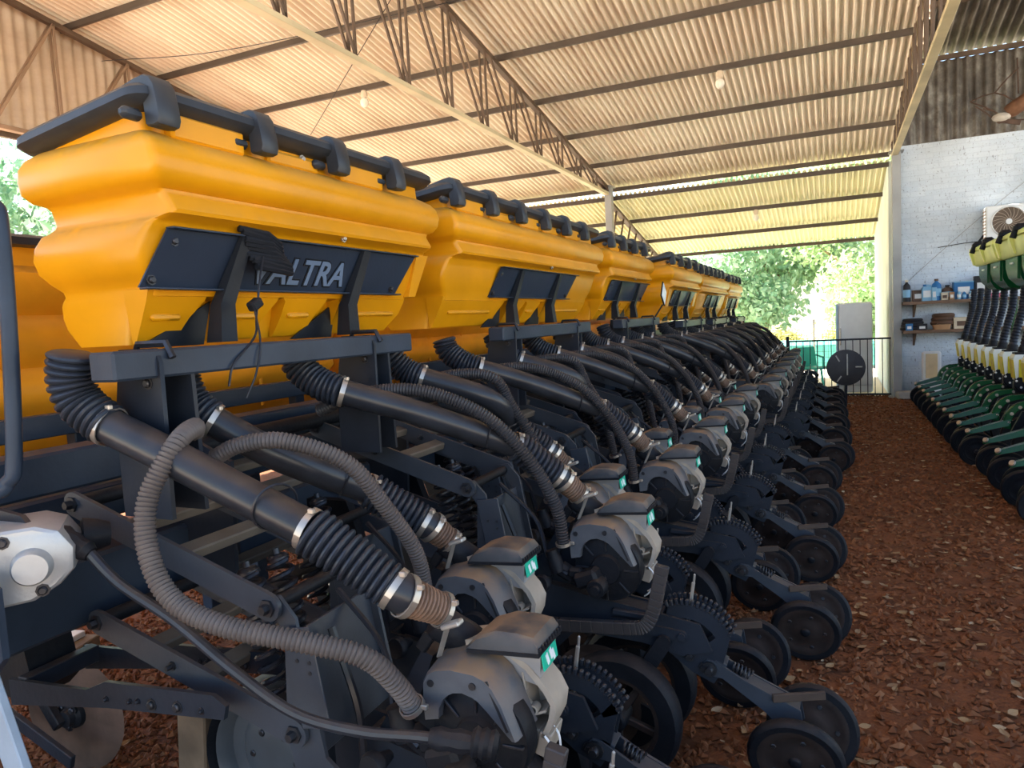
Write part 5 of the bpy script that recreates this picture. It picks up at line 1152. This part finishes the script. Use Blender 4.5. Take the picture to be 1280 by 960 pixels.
# low sunlit shrubs
def shrub(label, x, y, seed):
    r = np.random.default_rng(seed); N = 2600; t = thing('shrub', label, 'shrub', (x, y, 0), 0, 'yard shrubs')
    P = r.normal(0, 1, (N, 3)) * np.array([.45, .3, .32]); P[:, 2] = np.abs(P[:, 2]) + .05
    u = r.normal(0, 1, (N, 3)); u /= np.linalg.norm(u, axis=1)[:, None]; w = np.cross(u, r.normal(0, 1, (N, 3))); w /= np.linalg.norm(w, axis=1)[:, None]; s = (.14 * r.uniform(.6, 1.3, N))[:, None]
    verts = np.stack([P, P + u * s * .5 + w * s * .2, P + u * s, P + u * s * .5 - w * s * .2], 1).reshape(-1, 3)
    me = bpy.data.meshes.new('foliage'); me.from_pydata(verts.tolist(), [], [(4 * i, 4 * i + 1, 4 * i + 2, 4 * i + 3) for i in range(N)]); me.materials.append(STRAW); me.update(); part('foliage', me, None, t)
    part('stems', MB().tube([(0, 0, 0), (.1, 0, .4)], .015, 5).tube([(0, 0, 0), (-.2, .1, .35)], .012, 5), WOOD, t)
STRAW = mat_island('straw_shrub_leaf', [(.45, .42, .15), (.62, .55, .25), (.38, .42, .16)], .6, .3)
for i in range(4): shrub('straw coloured shrub in the yard, %s from the white side wall' % ORD[3 - i], -7.2 + i * 2.6, 34, 40 + i)

# ================================================================== LIGHT, SKY, CAMERA
sc = bpy.context.scene
w = bpy.data.worlds.new('World'); sc.world = w; w.use_nodes = True; nt = w.node_tree; bg = nt.nodes['Background']
sky = nt.nodes.new('ShaderNodeTexSky'); sky.sky_type = 'NISHITA'; sky.sun_disc = False; sky.sun_elevation = math.radians(58); sky.sun_rotation = math.radians(294); sky.altitude = 300; sky.air_density = 1.0; sky.dust_density = 1.2
nt.links.new(sky.outputs[0], bg.inputs[0]); bg.inputs[1].default_value = .30
sun = bpy.data.lights.new('sun', 'SUN'); sun.energy = 17.0; sun.angle = .009; sun.color = (1, .95, .86); so = bpy.data.objects.new('sun', sun); COL.objects.link(so)
so.rotation_euler = V((.53, -.10, -.84)).to_track_quat('-Z', 'Y').to_euler()
sc.view_settings.view_transform = 'Standard'; sc.view_settings.look = 'None'; sc.view_settings.exposure = .9; sc.view_settings.gamma = 1.0; sc.view_settings.use_curve_mapping = False
sc.cycles.max_bounces = 8; sc.cycles.diffuse_bounces = 5; sc.cycles.use_denoising = True
def make_cam():
    cd = bpy.data.cameras.new('camera'); cd.sensor_width = 36; cd.lens = 887 / 1280 * 36; cd.clip_start = .05; cd.clip_end = 400
    co = bpy.data.objects.new('camera', cd); COL.objects.link(co)
    p, r, y = math.radians(-4.9), math.radians(3.05), math.radians(24.4)
    fw = V((-math.sin(y) * math.cos(p), math.cos(y) * math.cos(p), math.sin(p))); rt = V((math.cos(y), math.sin(y), 0)); up = rt.cross(fw)
    rt2 = rt * math.cos(r) - up * math.sin(r); up2 = rt * math.sin(r) + up * math.cos(r)
    Mx = Matrix((rt2, up2, -fw)).transposed().to_4x4(); Mx.translation = V((0, 0, 1.6)); co.matrix_world = Mx; sc.camera = co
make_cam()
